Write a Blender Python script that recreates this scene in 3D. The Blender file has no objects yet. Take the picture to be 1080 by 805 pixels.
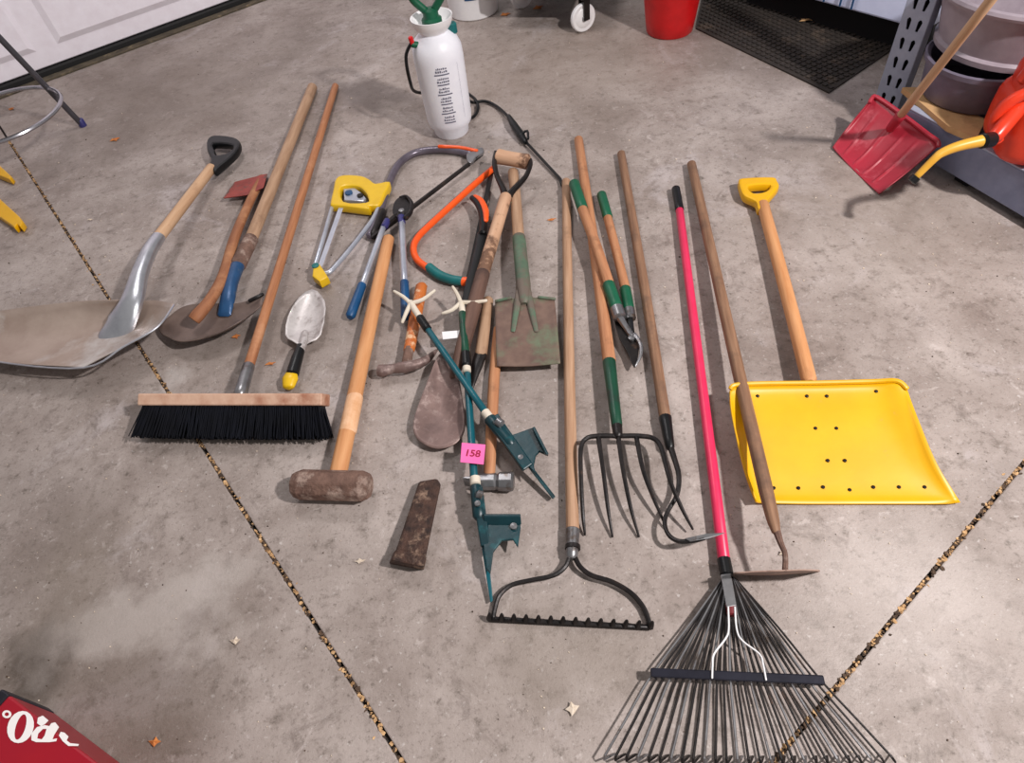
import bpy, bmesh, math, random
from mathutils import Vector, Matrix, noise
random.seed(7)
S = bpy.context.scene
COL = S.collection
R_ = math.radians

# ------------------------------------------------------------------ camera
FPX, PITCH, ROLL, HC = 700.0, R_(50), R_(-9), 1.38
CX, CY = 540.0, 402.5
_f = Vector((0, math.cos(PITCH), -math.sin(PITCH)))
_u = Vector((0, math.sin(PITCH), math.cos(PITCH)))
_r = Vector((1, 0, 0))
RI = _r * math.cos(ROLL) + _u * math.sin(ROLL)
UP = _u * math.cos(ROLL) - _r * math.sin(ROLL)
cam = bpy.data.cameras.new('camera')
cam.sensor_fit = 'HORIZONTAL'; cam.sensor_width = 36.0; cam.lens = FPX / 1080 * 36.0
cam.clip_start = .02
co = bpy.data.objects.new('camera', cam); COL.objects.link(co)
m = Matrix.Identity(4)
for i in range(3):
    m[i][0] = RI[i]; m[i][1] = UP[i]; m[i][2] = -_f[i]
m[2][3] = HC
co.matrix_world = m
S.camera = co

# ------------------------------------------------------------------ light
w = bpy.data.worlds.new('world'); S.world = w; w.use_nodes = True
w.node_tree.nodes['Background'].inputs[0].default_value = (1.0, .97, .95, 1)
w.node_tree.nodes['Background'].inputs[1].default_value = .3
def area(name, loc, target, size, power, col):
    l = bpy.data.lights.new(name, 'AREA'); l.shape = 'DISK'; l.size = size; l.energy = power; l.color = col
    o = bpy.data.objects.new(name, l); COL.objects.link(o); o.location = loc
    d = Vector(target) - Vector(loc)
    o.rotation_euler = d.to_track_quat('-Z', 'Y').to_euler()
    return o
area('ceiling_lamp', (2.0, -.25, 2.82), (.3, 1.1, 0), .19, 152, (1, .955, .94))
area('far_fill_light', (-.6, 3.0, 2.9), (-.8, 2.6, 0), .9, 32, (1, .955, .96))  # unseen soft fill, added to brighten the garage door side
S.view_settings.view_transform = 'Standard'
S.view_settings.look = 'None'
S.view_settings.exposure = 0.0
S.view_settings.gamma = 1.0
S.view_settings.use_curve_mapping = False

# ------------------------------------------------------------------ helpers
def P(x, y, z=0.0):
    """the point of the place at height z that the photograph shows at x, y"""
    if isinstance(x, Vector): return x.copy()
    d = RI * ((x - CX) / FPX) - UP * ((y - CY) / FPX) + _f
    t = (z - HC) / d.z
    return Vector((0, 0, HC)) + d * t
def V(p):
    return p.copy() if isinstance(p, Vector) else P(*p)

def lin(c):
    return tuple(((v / 255) / 12.92 if v / 255 <= .04045 else ((v / 255 + .055) / 1.055) ** 2.4) for v in c) + (1,)

MATS = {}
def mat(name, c1, c2=None, c3=None, rough=.5, metal=0.0, scale=18, s3=7, t3=(.55, .66), bump=.15, uv=None, bscale=None, spec=.5, coat=0):
    """c1/c2 mottle, c3 worn or dirty spots; uv=(a,b) stretches the grain along a tube"""
    M = bpy.data.materials.new(name); M.use_nodes = True; nt = M.node_tree; N = nt.nodes; L = nt.links
    b = N['Principled BSDF']
    tc = N.new('ShaderNodeTexCoord'); mp = N.new('ShaderNodeMapping')
    if uv: mp.inputs['Scale'].default_value = (uv[0], uv[1], 1)
    L.new(tc.outputs['UV' if uv else 'Object'], mp.inputs[0])
    n1 = N.new('ShaderNodeTexNoise'); n1.inputs['Scale'].default_value = 1 if uv else scale
    n1.inputs['Detail'].default_value = 6; n1.inputs['Roughness'].default_value = .6
    L.new(mp.outputs[0], n1.inputs['Vector'])
    r1 = N.new('ShaderNodeValToRGB'); r1.color_ramp.elements[0].position = .33; r1.color_ramp.elements[1].position = .67
    r1.color_ramp.elements[0].color = lin(c1); r1.color_ramp.elements[1].color = lin(c2 or c1)
    L.new(n1.outputs['Fac'], r1.inputs[0])
    out = r1.outputs[0]
    if c3:
        n2 = N.new('ShaderNodeTexNoise'); n2.inputs['Scale'].default_value = s3; n2.inputs['Detail'].default_value = 8
        n2.inputs['Roughness'].default_value = .68
        L.new(tc.outputs['Object'], n2.inputs['Vector'])
        r2 = N.new('ShaderNodeValToRGB'); r2.color_ramp.elements[0].position = t3[0]; r2.color_ramp.elements[1].position = t3[1]
        L.new(n2.outputs['Fac'], r2.inputs[0])
        mx = N.new('ShaderNodeMix'); mx.data_type = 'RGBA'
        L.new(r2.outputs[0], mx.inputs['Factor']); L.new(out, mx.inputs['A']); mx.inputs['B'].default_value = lin(c3)
        out = mx.outputs['Result']
    L.new(out, b.inputs['Base Color'])
    b.inputs['Roughness'].default_value = rough; b.inputs['Metallic'].default_value = metal
    b.inputs['Specular IOR Level'].default_value = spec; b.inputs['Coat Weight'].default_value = coat
    if bump:
        n3 = N.new('ShaderNodeTexNoise'); n3.inputs['Scale'].default_value = 1 if uv else (bscale or scale * 4)
        n3.inputs['Detail'].default_value = 5
        if uv:
            m2 = N.new('ShaderNodeMapping'); m2.inputs['Scale'].default_value = (uv[0] * 2, uv[1] * 3, 1)
            L.new(tc.outputs['UV'], m2.inputs[0]); L.new(m2.outputs[0], n3.inputs['Vector'])
        else: L.new(tc.outputs['Object'], n3.inputs['Vector'])
        bp = N.new('ShaderNodeBump'); bp.inputs['Strength'].default_value = bump; bp.inputs['Distance'].default_value = .004
        L.new(n3.outputs['Fac'], bp.inputs['Height']); L.new(bp.outputs[0], b.inputs['Normal'])
    MATS[name] = M
    return M
def wood(name, c1, c2, c3, t3=(.55, .7)):
    return mat(name, c1, c2, c3, rough=.62, uv=(5, 7), bump=.25, s3=5, t3=t3, spec=.35)

ORG = {}      # object name -> world origin of its thing
def link(name, me, m_, root, loc=None, smooth=True):
    o = bpy.data.objects.new(name, me); COL.objects.link(o)
    if root is not None:
        org = ORG[root.name]; o.parent = root
    else:
        org = Vector(loc) if loc is not None else Vector((0, 0, 0)); o.location = org
    me.transform(Matrix.Translation(-org)); ORG[o.name] = org
    if m_: me.materials.append(m_)
    if smooth:
        me.polygons.foreach_set('use_smooth', [True] * len(me.polygons))
        try: me.set_sharp_from_angle(angle=R_(38))
        except Exception: pass
    me.update()
    return o
def mk(name, vs, fs, m_, root=None, loc=None, smooth=True, uvs=None, bevel=0, solid=0, soff=-1, subd=0):
    me = bpy.data.meshes.new(name)
    me.from_pydata([tuple(v) for v in vs], [], fs)
    if uvs:
        ul = me.uv_layers.new(name='UVMap')
        for p in me.polygons:
            for li, vi in zip(p.loop_indices, p.vertices): ul.data[li].uv = uvs[vi]
    bm = bmesh.new(); bm.from_mesh(me); 
    if not solid: bmesh.ops.recalc_face_normals(bm, faces=bm.faces)
    bm.to_mesh(me); bm.free()
    o = link(name, me, m_, root, loc, smooth)
    if solid:
        md = o.modifiers.new('solid', 'SOLIDIFY'); md.thickness = solid; md.offset = soff
    if bevel:
        md = o.modifiers.new('bevel', 'BEVEL'); md.width = bevel; md.segments = 2; md.limit_method = 'ANGLE'; md.angle_limit = R_(40)
    if subd:
        md = o.modifiers.new('sub', 'SUBSURF'); md.levels = subd; md.render_levels = subd
    return o
def tag(o, label, cat, group=None, kind=None):
    o['label'] = label; o['category'] = cat
    if group: o['group'] = group
    if kind: o['kind'] = kind
    return o
def thing(name, label, cat, loc, group=None):
    o = bpy.data.objects.new(name, None); COL.objects.link(o); o.empty_display_size = .05
    o.location = V(loc); ORG[o.name] = V(loc)
    return tag(o, label, cat, group)
def cr(pts, k=6):
    """Catmull-Rom through the points"""
    pts = [V(p) for p in pts]
    if k <= 1 or len(pts) < 3: return pts
    e = [pts[0] * 2 - pts[1]] + pts + [pts[-1] * 2 - pts[-2]]
    out = []
    for i in range(1, len(e) - 2):
        a, b, c, d = e[i - 1], e[i], e[i + 1], e[i + 2]
        for j in range(k):
            t = j / k
            out.append(.5 * ((2 * b) + (c - a) * t + (2 * a - 5 * b + 4 * c - d) * t * t + (3 * b - a - 3 * c + d) * t ** 3))
    out.append(pts[-1]); return out
def resample(pts, n):
    L = [0]
    for a, b in zip(pts, pts[1:]): L.append(L[-1] + (b - a).length)
    out = []; j = 0
    for i in range(n):
        s = L[-1] * i / (n - 1)
        while j < len(L) - 2 and L[j + 1] < s: j += 1
        t = 0 if L[j + 1] == L[j] else (s - L[j]) / (L[j + 1] - L[j])
        out.append(pts[j].lerp(pts[j + 1], t))
    return out
def tube_geo(pts, r, n=10, flat=1.0, round_=.5, closed=False):
    """swept ring; r is one radius or one for each point"""
    k = len(pts)
    fl = flat if isinstance(flat, (list, tuple)) else [flat, flat]
    rs = list(r) if isinstance(r, (list, tuple)) else [r] * k
    if len(rs) != k:
        src = rs; rs = []
        for i in range(k):
            t = i / (k - 1) * (len(src) - 1); a = int(min(t, len(src) - 2)); rs.append(src[a] * (1 - (t - a)) + src[a + 1] * (t - a))
    pts = list(pts)
    if round_ and not closed:
        a = (pts[0] - pts[1]).normalized(); b = (pts[-1] - pts[-2]).normalized()
        pts = [pts[0] + a * 0, pts[0] - a * min(rs[0] * round_, (pts[0] - pts[1]).length * .4)] + pts[1:-1] + [pts[-1] - b * min(rs[-1] * round_, (pts[-1] - pts[-2]).length * .4), pts[-1]]
        rs = [rs[0] * .66, rs[0]] + rs[1:-1] + [rs[-1], rs[-1] * .66]
    vs, fs, uv = [], [], []
    K = len(pts); d = 0; side = None
    for i, p in enumerate(pts):
        if closed: t = pts[(i + 1) % K] - pts[i - 1]
        else: t = pts[min(i + 1, K - 1)] - pts[max(i - 1, 0)]
        if t.length < 1e-9: t = Vector((0, 0, 1))
        t.normalize()
        if side is None:
            side = t.cross(Vector((0, 0, 1)))
            if side.length < .2: side = t.cross(Vector((0, 1, 0)))
        side = (side - t * side.dot(t)).normalized(); up = side.cross(t)
        if i: d += (p - pts[i - 1]).length
        tf = i / (K - 1) * (len(fl) - 1); ia = int(min(tf, len(fl) - 2)); fz = fl[ia] * (1 - tf + ia) + fl[ia + 1] * (tf - ia)
        for j in range(n):
            a = 2 * math.pi * j / n
            vs.append(p + side * (math.cos(a) * rs[i]) + up * (math.sin(a) * rs[i] * fz)); uv.append((d, j / n if j <= n / 2 else 1 - j / n))
    for i in range(K if closed else K - 1):
        for j in range(n):
            a = i * n + j; b = i * n + (j + 1) % n; q = ((i + 1) % K) * n
            fs.append((a, b, q + (j + 1) % n, q + j))
    if not closed:
        fs.append(tuple(range(n))); fs.append(tuple(range((K - 1) * n, K * n)))
    return vs, fs, uv
def tube(name, pts, r, m_, root, n=10, k=1, flat=1.0, round_=.5, closed=False, loc=None):
    q = cr(pts, k)
    if len(q) == 2: q = [q[0].lerp(q[1], i / 4) for i in range(5)]
    if isinstance(r, (list, tuple)) and len(r) == len(pts) and len(q) != len(r): r = list(r)
    vs, fs, uv = tube_geo(q, r, n, flat, round_, closed)
    return mk(name, vs, fs, m_, root, loc, uvs=uv)
def joined(name, geos, m_, root=None, loc=None, smooth=True):
    vs, fs = [], []
    for g in geos:
        o = len(vs); vs += g[0]; fs += [tuple(i + o for i in f) for f in g[1]]
    return mk(name, vs, fs, m_, root, loc, smooth)
def coons(name, top, bot, lef, rig, m_, root, nu=20, nv=12, bulge=0, thick=.003, bx=None):
    """sheet between four edges: top and bottom run left to right, left and right run top to bottom"""
    c0 = resample(cr(top, 6), nu + 1); c1 = resample(cr(bot, 6), nu + 1)
    d0 = resample(cr(lef, 6), nv + 1); d1 = resample(cr(rig, 6), nv + 1)
    vs, fs = [], []
    for j in range(nv + 1):
        v = j / nv
        for i in range(nu + 1):
            u = i / nu
            p = c0[i] * (1 - v) + c1[i] * v + d0[j] * (1 - u) + d1[j] * u
            p -= c0[0] * (1 - u) * (1 - v) + c0[-1] * u * (1 - v) + c1[0] * (1 - u) * v + c1[-1] * u * v
            if bulge: p.z += bulge * (16 * u * (1 - u) * v * (1 - v)) ** .6
            if bx: p.z += bx(u, v)
            vs.append(p)
    for j in range(nv):
        for i in range(nu):
            a = j * (nu + 1) + i
            fs.append((a, a + nu + 1, a + nu + 2, a + 1))
    return mk(name, vs, fs, m_, root, solid=thick)
def dish(name, outline, ctr, m_, root, rings=8, thick=.003, pw=2.0, k=5):
    """closed outline that falls (or rises) smoothly to its centre"""
    q = [V(p) for p in outline]; n0 = len(q)
    o = cr([q[-1]] + q + [q[0], q[1]], k)
    o = o[k:-k - 1] if k > 1 else q
    c = V(ctr); n = len(o); vs = [c]; fs = []
    for i in range(1, rings + 1):
        s = i / rings
        for p in o:
            x = c.lerp(p, s); x.z = c.z + (p.z - c.z) * s ** pw; vs.append(x)
    for j in range(n): fs.append((0, 1 + j, 1 + (j + 1) % n))
    for i in range(rings - 1):
        for j in range(n):
            a = 1 + i * n + j; b = 1 + i * n + (j + 1) % n
            fs.append((a, a + n, b + n, b))
    if (vs[fs[0][1]] - c).cross(vs[fs[0][2]] - c).z < 0: fs = [f[::-1] for f in fs]
    return mk(name, vs, fs, m_, root, solid=thick)
def plate(name, outlines, z, t, m_, root, bevel=.002, loc=None, smooth_k=1):
    """flat cut-out, top face at height z; further outlines are holes"""
    cu = bpy.data.curves.new(name, 'CURVE'); cu.dimensions = '2D'; cu.fill_mode = 'BOTH'
    cu.extrude = max(t / 2 - bevel, .0001); cu.bevel_depth = bevel; cu.bevel_resolution = 1; cu.offset = -bevel
    for ol in outlines:
        q = [P(x, y, z) for x, y in ol]
        if smooth_k > 1:
            c = cr([q[-1]] + q + [q[0], q[1]], smooth_k); q = c[smooth_k:-smooth_k - 1]
        s = cu.splines.new('POLY'); s.points.add(len(q) - 1); s.use_cyclic_u = True
        for i, p in enumerate(q): s.points[i].co = (p.x, p.y, 0, 1)
    ob = bpy.data.objects.new('tmp', cu); COL.objects.link(ob)
    dg = bpy.context.evaluated_depsgraph_get()
    me = bpy.data.meshes.new_from_object(ob.evaluated_get(dg)); bpy.data.objects.remove(ob); bpy.data.curves.remove(cu)
    me.materials.clear(); me.transform(Matrix.Translation((0, 0, z - t / 2))); me.name = name
    return link(name, me, m_, root, loc)
def lathe_geo(base, prof, n=32, axis=None, cap=True):
    ax = (axis or Vector((0, 0, 1))).normalized()
    s = ax.cross(Vector((0, 1, 0)) if abs(ax.y) < .9 else Vector((1, 0, 0))).normalized(); t = ax.cross(s)
    vs, fs = [], []
    for r, h in prof:
        for j in range(n):
            a = 2 * math.pi * j / n
            vs.append(base + ax * h + s * (r * math.cos(a)) + t * (r * math.sin(a)))
    for i in range(len(prof) - 1):
        for j in range(n):
            fs.append((i * n + j, i * n + (j + 1) % n, (i + 1) * n + (j + 1) % n, (i + 1) * n + j))
    if cap:
        fs.append(tuple(range(n))); fs.append(tuple(range((len(prof) - 1) * n, len(prof) * n)))
    return vs, fs
def lathe(name, base, prof, m_, root, n=32, axis=None, cap=True, loc=None):
    vs, fs = lathe_geo(base, prof, n, axis, cap)
    return mk(name, vs, fs, m_, root, loc)
def box_geo(c, ax, ay, az, sx, sy, sz):
    vs = [c + ax * (sx * a / 2) + ay * (sy * b / 2) + az * (sz * d / 2) for a in (-1, 1) for b in (-1, 1) for d in (-1, 1)]
    return vs, [(0, 1, 3, 2), (4, 6, 7, 5), (0, 4, 5, 1), (2, 3, 7, 6), (0, 2, 6, 4), (1, 5, 7, 3)]
def box(name, c, ax, sx, sy, sz, m_, root, bevel=.003, az=None, loc=None):
    ax = ax.normalized(); az = (az or Vector((0, 0, 1))).normalized(); ay = az.cross(ax).normalized(); az = ax.cross(ay)
    vs, fs = box_geo(c, ax, ay, az, sx, sy, sz)
    return mk(name, vs, fs, m_, root, loc, smooth=False, bevel=bevel)
def hull8(name, a, b, m_, root, bevel=.004, smooth=False):
    """two rings of equal length joined into a closed block"""
    n = len(a); vs = [V(p) for p in a] + [V(p) for p in b]
    fs = [tuple(range(n)), tuple(range(n, 2 * n))] + [(i, (i + 1) % n, n + (i + 1) % n, n + i) for i in range(n)]
    return mk(name, vs, fs, m_, root, bevel=bevel, smooth=smooth)

# ------------------------------------------------------------------ materials
M_wood_pale = wood('pale_ash_wood', (206, 170, 136), (184, 144, 110), (150, 112, 84), (.58, .78))
M_wood_orange = wood('orange_varnished_wood', (180, 122, 84), (152, 98, 66), (196, 146, 110), (.56, .75))
M_wood_grey = wood('weathered_wood', (182, 148, 120), (150, 116, 90), (120, 92, 72), (.58, .75))
M_wood_brown = wood('brown_old_wood', (152, 116, 90), (116, 84, 64), (96, 74, 62), (.52, .7))
M_wood_fork = wood('honey_wood', (192, 138, 100), (164, 108, 74), (118, 80, 58), (.56, .72))
M_wood_sledge = wood('new_hickory', (212, 156, 108), (192, 130, 82), (168, 112, 72), (.58, .74))
M_wood_bare = wood('bare_splintered_wood', (238, 196, 160), (222, 172, 130), (206, 150, 104))
M_wood_rake = wood('dry_tan_wood', (186, 150, 122), (158, 120, 92), (128, 98, 76), (.58, .72))
M_wood_speck = wood('scuffed_pale_wood', (208, 168, 138), (186, 144, 114), (112, 82, 64), (.56, .62))
M_wood_dark = wood('dirty_dark_wood', (112, 84, 72), (84, 62, 54), (66, 50, 46))
M_wood_axe = wood('axe_wood', (158, 104, 70), (128, 80, 54), (190, 138, 98), (.52, .72))
M_block = mat('broom_block_wood', (214, 178, 154), (194, 152, 128), (164, 112, 88), rough=.6, scale=30, s3=4, t3=(.54, .64))
M_black = mat('black_plastic', (8, 9, 11), (15, 16, 18), rough=.38, bump=.05, spec=.35)
M_blackmetal = mat('black_steel', (24, 22, 23), (44, 39, 38), (88, 64, 50), rough=.42, metal=.5, scale=30, s3=14, t3=(.62, .74))
M_rust = mat('rusty_iron', (128, 100, 88), (88, 66, 58), (168, 146, 134), rough=.8, metal=.1, scale=34, s3=18, t3=(.5, .64), bump=.8, spec=.3)
M_rustdark = mat('dark_rusted_iron', (82, 58, 48), (42, 30, 27), (146, 120, 102), rough=.7, metal=.1, scale=44, s3=26, t3=(.52, .66), bump=1.0, spec=.4)
M_blade = mat('brown_worn_blade', (134, 110, 104), (104, 84, 80), (162, 142, 136), rough=.5, metal=.3, scale=18, s3=30, t3=(.52, .68), bump=.25)
M_shovel = mat('dark_shovel_blade', (122, 104, 96), (98, 82, 75), (76, 63, 58), rough=.5, metal=.08, scale=12, s3=9, bump=.2)
M_alu = mat('scuffed_aluminium', (184, 166, 154), (160, 140, 128), (206, 200, 196), rough=.42, metal=.35, scale=8, s3=3, t3=(.52, .66), bump=.08)
M_alupol = mat('bright_aluminium', (206, 208, 214), (180, 182, 190), rough=.3, metal=.85, bump=.04)
M_steel = mat('grey_steel', (150, 150, 152), (120, 118, 120), (100, 86, 76), rough=.35, metal=.8, s3=20, bump=.08)
M_zinc = mat('trowel_metal', (212, 206, 204), (190, 184, 182), (156, 146, 142), rough=.42, metal=.35, scale=30, s3=26, t3=(.54, .66), bump=.2)
M_greytube = mat('grey_tube_paint', (112, 104, 116), (90, 82, 92), rough=.3, metal=.4, bump=.03)
M_silver = mat('silver_tube', (190, 194, 204), (168, 172, 184), rough=.3, metal=.5, bump=.03)
M_white = mat('white_plastic', (238, 236, 236), (226, 224, 226), rough=.35, bump=.02)
M_tank = mat('translucent_white_tank', (240, 240, 246), (232, 232, 240), rough=.4, bump=.02)
M_yellow = mat('yellow_plastic', (230, 174, 0), (220, 164, 0), (206, 160, 60), rough=.4, scale=8, s3=16, t3=(.66, .75), bump=.04)
M_yellowhs = mat('yellow_paint', (228, 186, 22), (218, 174, 14), rough=.38, bump=.04)
M_yelspout = mat('spout_yellow', (226, 172, 62), (214, 156, 48), rough=.4, bump=.03)
M_red = mat('red_plastic', (206, 22, 26), (190, 16, 20), rough=.35, bump=.03)
M_pinkred = mat('rake_red_coat', (224, 48, 92), (212, 40, 82), rough=.38, bump=.03)
M_redshovel = mat('faded_red_plastic', (176, 44, 62), (156, 36, 52), (196, 92, 104), rough=.42, scale=10, s3=9, t3=(.58, .75), bump=.05)
M_redcan = mat('gas_can_orange', (222, 60, 30), (208, 50, 24), rough=.32, bump=.03)
M_redaxe = mat('worn_red_paint', (158, 70, 62), (128, 54, 48), (96, 70, 62), rough=.6, metal=.2, s3=20, bump=.3)
M_orange = mat('orange_tube_paint', (240, 92, 26), (230, 80, 18), rough=.35, bump=.03)
M_hammer = mat('orange_hammer_grip', (200, 112, 46), (178, 92, 36), (222, 184, 146), rough=.5, s3=22, t3=(.54, .62), bump=.1)
M_teal = mat('teal_coating', (0, 86, 98), (0, 74, 86), rough=.35, bump=.04)
M_darkteal = mat('dark_teal_cast', (0, 52, 60), (0, 40, 47), (14, 74, 80), rough=.38, s3=20, bump=.12)
M_tealgrip = mat('teal_rubber', (6, 104, 104), (2, 90, 92), rough=.5, bump=.05)
M_green = mat('dark_green_paint', (10, 70, 48), (6, 56, 40), (34, 40, 36), rough=.4, s3=16, t3=(.55, .7), bump=.1)
M_greengrip = mat('green_rubber', (4, 92, 62), (2, 78, 52), rough=.45, bump=.05)
M_spadegreen = mat('worn_green_paint', (92, 114, 92), (76, 96, 78), (104, 92, 82), rough=.6, metal=.1, scale=20, s3=12, t3=(.46, .58), bump=.2)
M_bluepaint = mat('blue_paint', (40, 84, 128), (30, 68, 108), (90, 104, 116), rough=.35, metal=.2, s3=15, t3=(.62, .74))
M_bluegrip = mat('blue_rubber', (4, 74, 122), (2, 62, 106), rough=.45, bump=.05)
M_purple = mat('bumper_blue', (48, 46, 104), rough=.4, bump=0)
M_cream = mat('cream_plastic', (222, 212, 196), (206, 194, 176), rough=.5, bump=.05)
M_pink = mat('pink_paper', (248, 112, 178), (244, 104, 170), rough=.7, bump=0)
M_ink = mat('dark_red_ink', (150, 20, 60), rough=.7, bump=0)
M_greyink = mat('grey_print', (84, 84, 104), (120, 120, 138), rough=.6, bump=0, scale=300)
M_bristle = mat('black_bristle', (7, 8, 14), (13, 15, 24), rough=.8, bump=0, spec=.15)
M_bristlebase = mat('bristle_core', (10, 11, 16), rough=.9, bump=0)
M_rubber = mat('black_mat_rubber', (52, 44, 38), (36, 30, 27), (78, 66, 56), rough=.85, s3=9, bump=.4)
M_capp = mat('pale_blue_enamel', (214, 220, 246), (206, 212, 240), rough=.4, bump=.02)
M_dark = mat('dark_underside', (18, 17, 20), rough=.9, bump=0)
M_post = mat('galvanised_post', (166, 172, 190), (148, 154, 174), rough=.5, metal=.1, bump=.05)
M_beam = mat('blue_grey_beam', (134, 140, 166), (118, 124, 150), rough=.42, metal=.15, bump=.05)
M_tub = mat('light_grey_tub', (158, 146, 154), (142, 130, 138), rough=.45, bump=.05)
M_bin = mat('dark_grey_bin', (108, 100, 116), (92, 86, 102), rough=.45, bump=.05)
M_card = mat('cardboard', (198, 158, 112), (182, 142, 98), (160, 122, 84), rough=.85, s3=5, bump=.1)
M_door = mat('garage_door_white', (244, 238, 246), (236, 228, 236), rough=.45, bump=.03)
M_seal = mat('rubber_seal', (14, 13, 14), rough=.7, bump=.1)
M_sill = mat('dirty_threshold', (92, 82, 66), (66, 58, 48), (120, 106, 84), rough=.9, s3=20, bump=.4)
M_chrome = mat('chrome_ring', (170, 168, 174), rough=.22, metal=.9, bump=0)
M_stool = mat('stool_grey_paint', (84, 82, 88), (70, 68, 74), rough=.4, metal=.3, bump=.03)
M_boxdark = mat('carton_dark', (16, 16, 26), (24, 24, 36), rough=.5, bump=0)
M_boxred = mat('carton_red', (150, 4, 36), (164, 8, 28), rough=.38, bump=0, scale=3)
M_leaf = mat('dry_leaf', (206, 132, 66), (176, 98, 46), (140, 84, 44), rough=.8, scale=60, bump=.2)
M_chip = mat('pale_chip', (220, 206, 190), (196, 178, 156), rough=.8, scale=80, bump=.2)
M_straw = mat('joint_litter_tan', (214, 176, 130), (150, 112, 72), (84, 62, 46), rough=.9, scale=60, s3=60, bump=.2)
M_straw2 = mat('joint_litter_dark', (92, 72, 56), (54, 43, 36), rough=.95, scale=40, bump=.2)
M_bead = mat('wet_dirt', (46, 40, 36), (32, 28, 26), (80, 64, 48), rough=.95, scale=40, s3=30, bump=.5)

def concrete():
    M = bpy.data.materials.new('stained_concrete'); M.use_nodes = True; nt = M.node_tree; N = nt.nodes; L = nt.links
    b = N['Principled BSDF']; tc = N.new('ShaderNodeTexCoord')
    def nz(scale, detail=8, rough=.6, dist=0):
        n = N.new('ShaderNodeTexNoise'); n.inputs['Scale'].default_value = scale; n.inputs['Detail'].default_value = detail
        n.inputs['Roughness'].default_value = rough; n.inputs['Distortion'].default_value = dist
        L.new(tc.outputs['Object'], n.inputs['Vector']); return n
    def ramp(src, p0, p1, c0=(0, 0, 0, 1), c1=(1, 1, 1, 1)):
        r = N.new('ShaderNodeValToRGB'); r.color_ramp.elements[0].position = p0; r.color_ramp.elements[1].position = p1
        r.color_ramp.elements[0].color = c0; r.color_ramp.elements[1].color = c1; L.new(src, r.inputs[0]); return r.outputs[0]
    def mix(fac, a, bb, f=1.0):
        x = N.new('ShaderNodeMix'); x.data_type = 'RGBA'
        if f != 1.0:
            mm = N.new('ShaderNodeMath'); mm.operation = 'MULTIPLY'; L.new(fac, mm.inputs[0]); mm.inputs[1].default_value = f; fac = mm.outputs[0]
        L.new(fac, x.inputs['Factor'])
        if isinstance(a, tuple): x.inputs['A'].default_value = a
        else: L.new(a, x.inputs['A'])
        if isinstance(bb, tuple): x.inputs['B'].default_value = bb
        else: L.new(bb, x.inputs['B'])
        return x.outputs['Result']
    c = ramp(nz(3.2, 10, .66, .4).outputs['Fac'], .34, .66, lin((138, 125, 118)), lin((178, 166, 160)))
    c = mix(ramp(nz(1.1, 8, .6, .8).outputs['Fac'], .5, .68), c, lin((112, 100, 93)), .6)          # broad stains
    c = mix(ramp(nz(1.7, 9, .7, 1.5).outputs['Fac'], .56, .66), c, lin((194, 184, 184)), .5)       # pale worn patches
    c = mix(ramp(nz(26, 6, .7).outputs['Fac'], .52, .7), c, lin((98, 87, 78)), .62)                 # small blotches
    c = mix(ramp(nz(120, 4, .7).outputs['Fac'], .56, .72), c, lin((84, 74, 66)), .6)               # grain
    c = mix(ramp(nz(75, 3, .6).outputs['Fac'], .63, .72), c, lin((206, 200, 196)), .5)              # pale grains
    c = mix(ramp(nz(9, 9, .75, .6).outputs['Fac'], .55, .66), c, lin((108, 96, 90)), .58)
    c = mix(ramp(nz(17, 6, .7, 1.2).outputs['Fac'], .6, .68), c, lin((204, 193, 188)), .4)
    c = mix(ramp(nz(52, 5, .7).outputs['Fac'], .6, .7), c, lin((88, 78, 70)), .5)
    def spot(px, py, rad, edge0, edge1, col, f, sx=1.0):
        """one patch of its own shape on the slab, for stains and painted shade"""
        nonlocal c
        p = P(px, py)
        mp = N.new('ShaderNodeMapping'); mp.vector_type = 'TEXTURE'; mp.inputs['Location'].default_value = (p.x, p.y, 0)
        mp.inputs['Scale'].default_value = (rad * sx, rad, 1)
        wn = nz(4.5, 6, .6)
        va = N.new('ShaderNodeVectorMath'); va.operation = 'MULTIPLY_ADD'
        L.new(wn.outputs['Color'], va.inputs[0]); va.inputs[1].default_value = (.5, .5, 0)
        sub = N.new('ShaderNodeVectorMath'); sub.operation = 'SUBTRACT'; L.new(tc.outputs['Object'], sub.inputs[0]); sub.inputs[1].default_value = (.25, .25, 0)
        L.new(sub.outputs[0], va.inputs[2]); L.new(va.outputs[0], mp.inputs[0])
        ln = N.new('ShaderNodeVectorMath'); ln.operation = 'LENGTH'; L.new(mp.outputs[0], ln.inputs[0])
        c = mix(ramp(ln.outputs['Value'], edge0, edge1, (1, 1, 1, 1), (0, 0, 0, 1)), c, lin(col), f)
    spot(90, 720, .30, .5, 1.0, (104, 92, 82), .55, 1.5)
    spot(40, 675, .12, .3, 1.0, (70, 60, 52), .7)
    spot(160, 640, .12, .4, 1.0, (186, 176, 170), .6, 2.6)
    spot(90, 590, .2, .3, 1.0, (128, 116, 104), .4)
    spot(180, 90, .9, .2, 1.0, (112, 99, 90), .55, 1.2)  # light falloff towards the upper left, darkened into the colour
    spot(600, 70, .6, .3, 1.0, (140, 124, 112), .4, 1.8)
    spot(300, 350, .35, .2, 1.0, (118, 106, 98), .5, 1.2)
    spot(380, 105, .18, .55, 1.0, (104, 92, 86), .6, 1.4)  # cast shadow of the sprayer, painted into the concrete
    spot(590, 700, .12, .3, 1.0, (128, 116, 106), .5, 2.2)
    spot(980, 640, .25, .3, 1.0, (188, 178, 172), .4, 1.4)
    spot(920, 220, .5, .2, 1.0, (150, 138, 128), .4)
    spot(185, 390, .1, .3, 1.0, (190, 182, 178), .5, .6)
    L.new(c, b.inputs['Base Color'])
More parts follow.
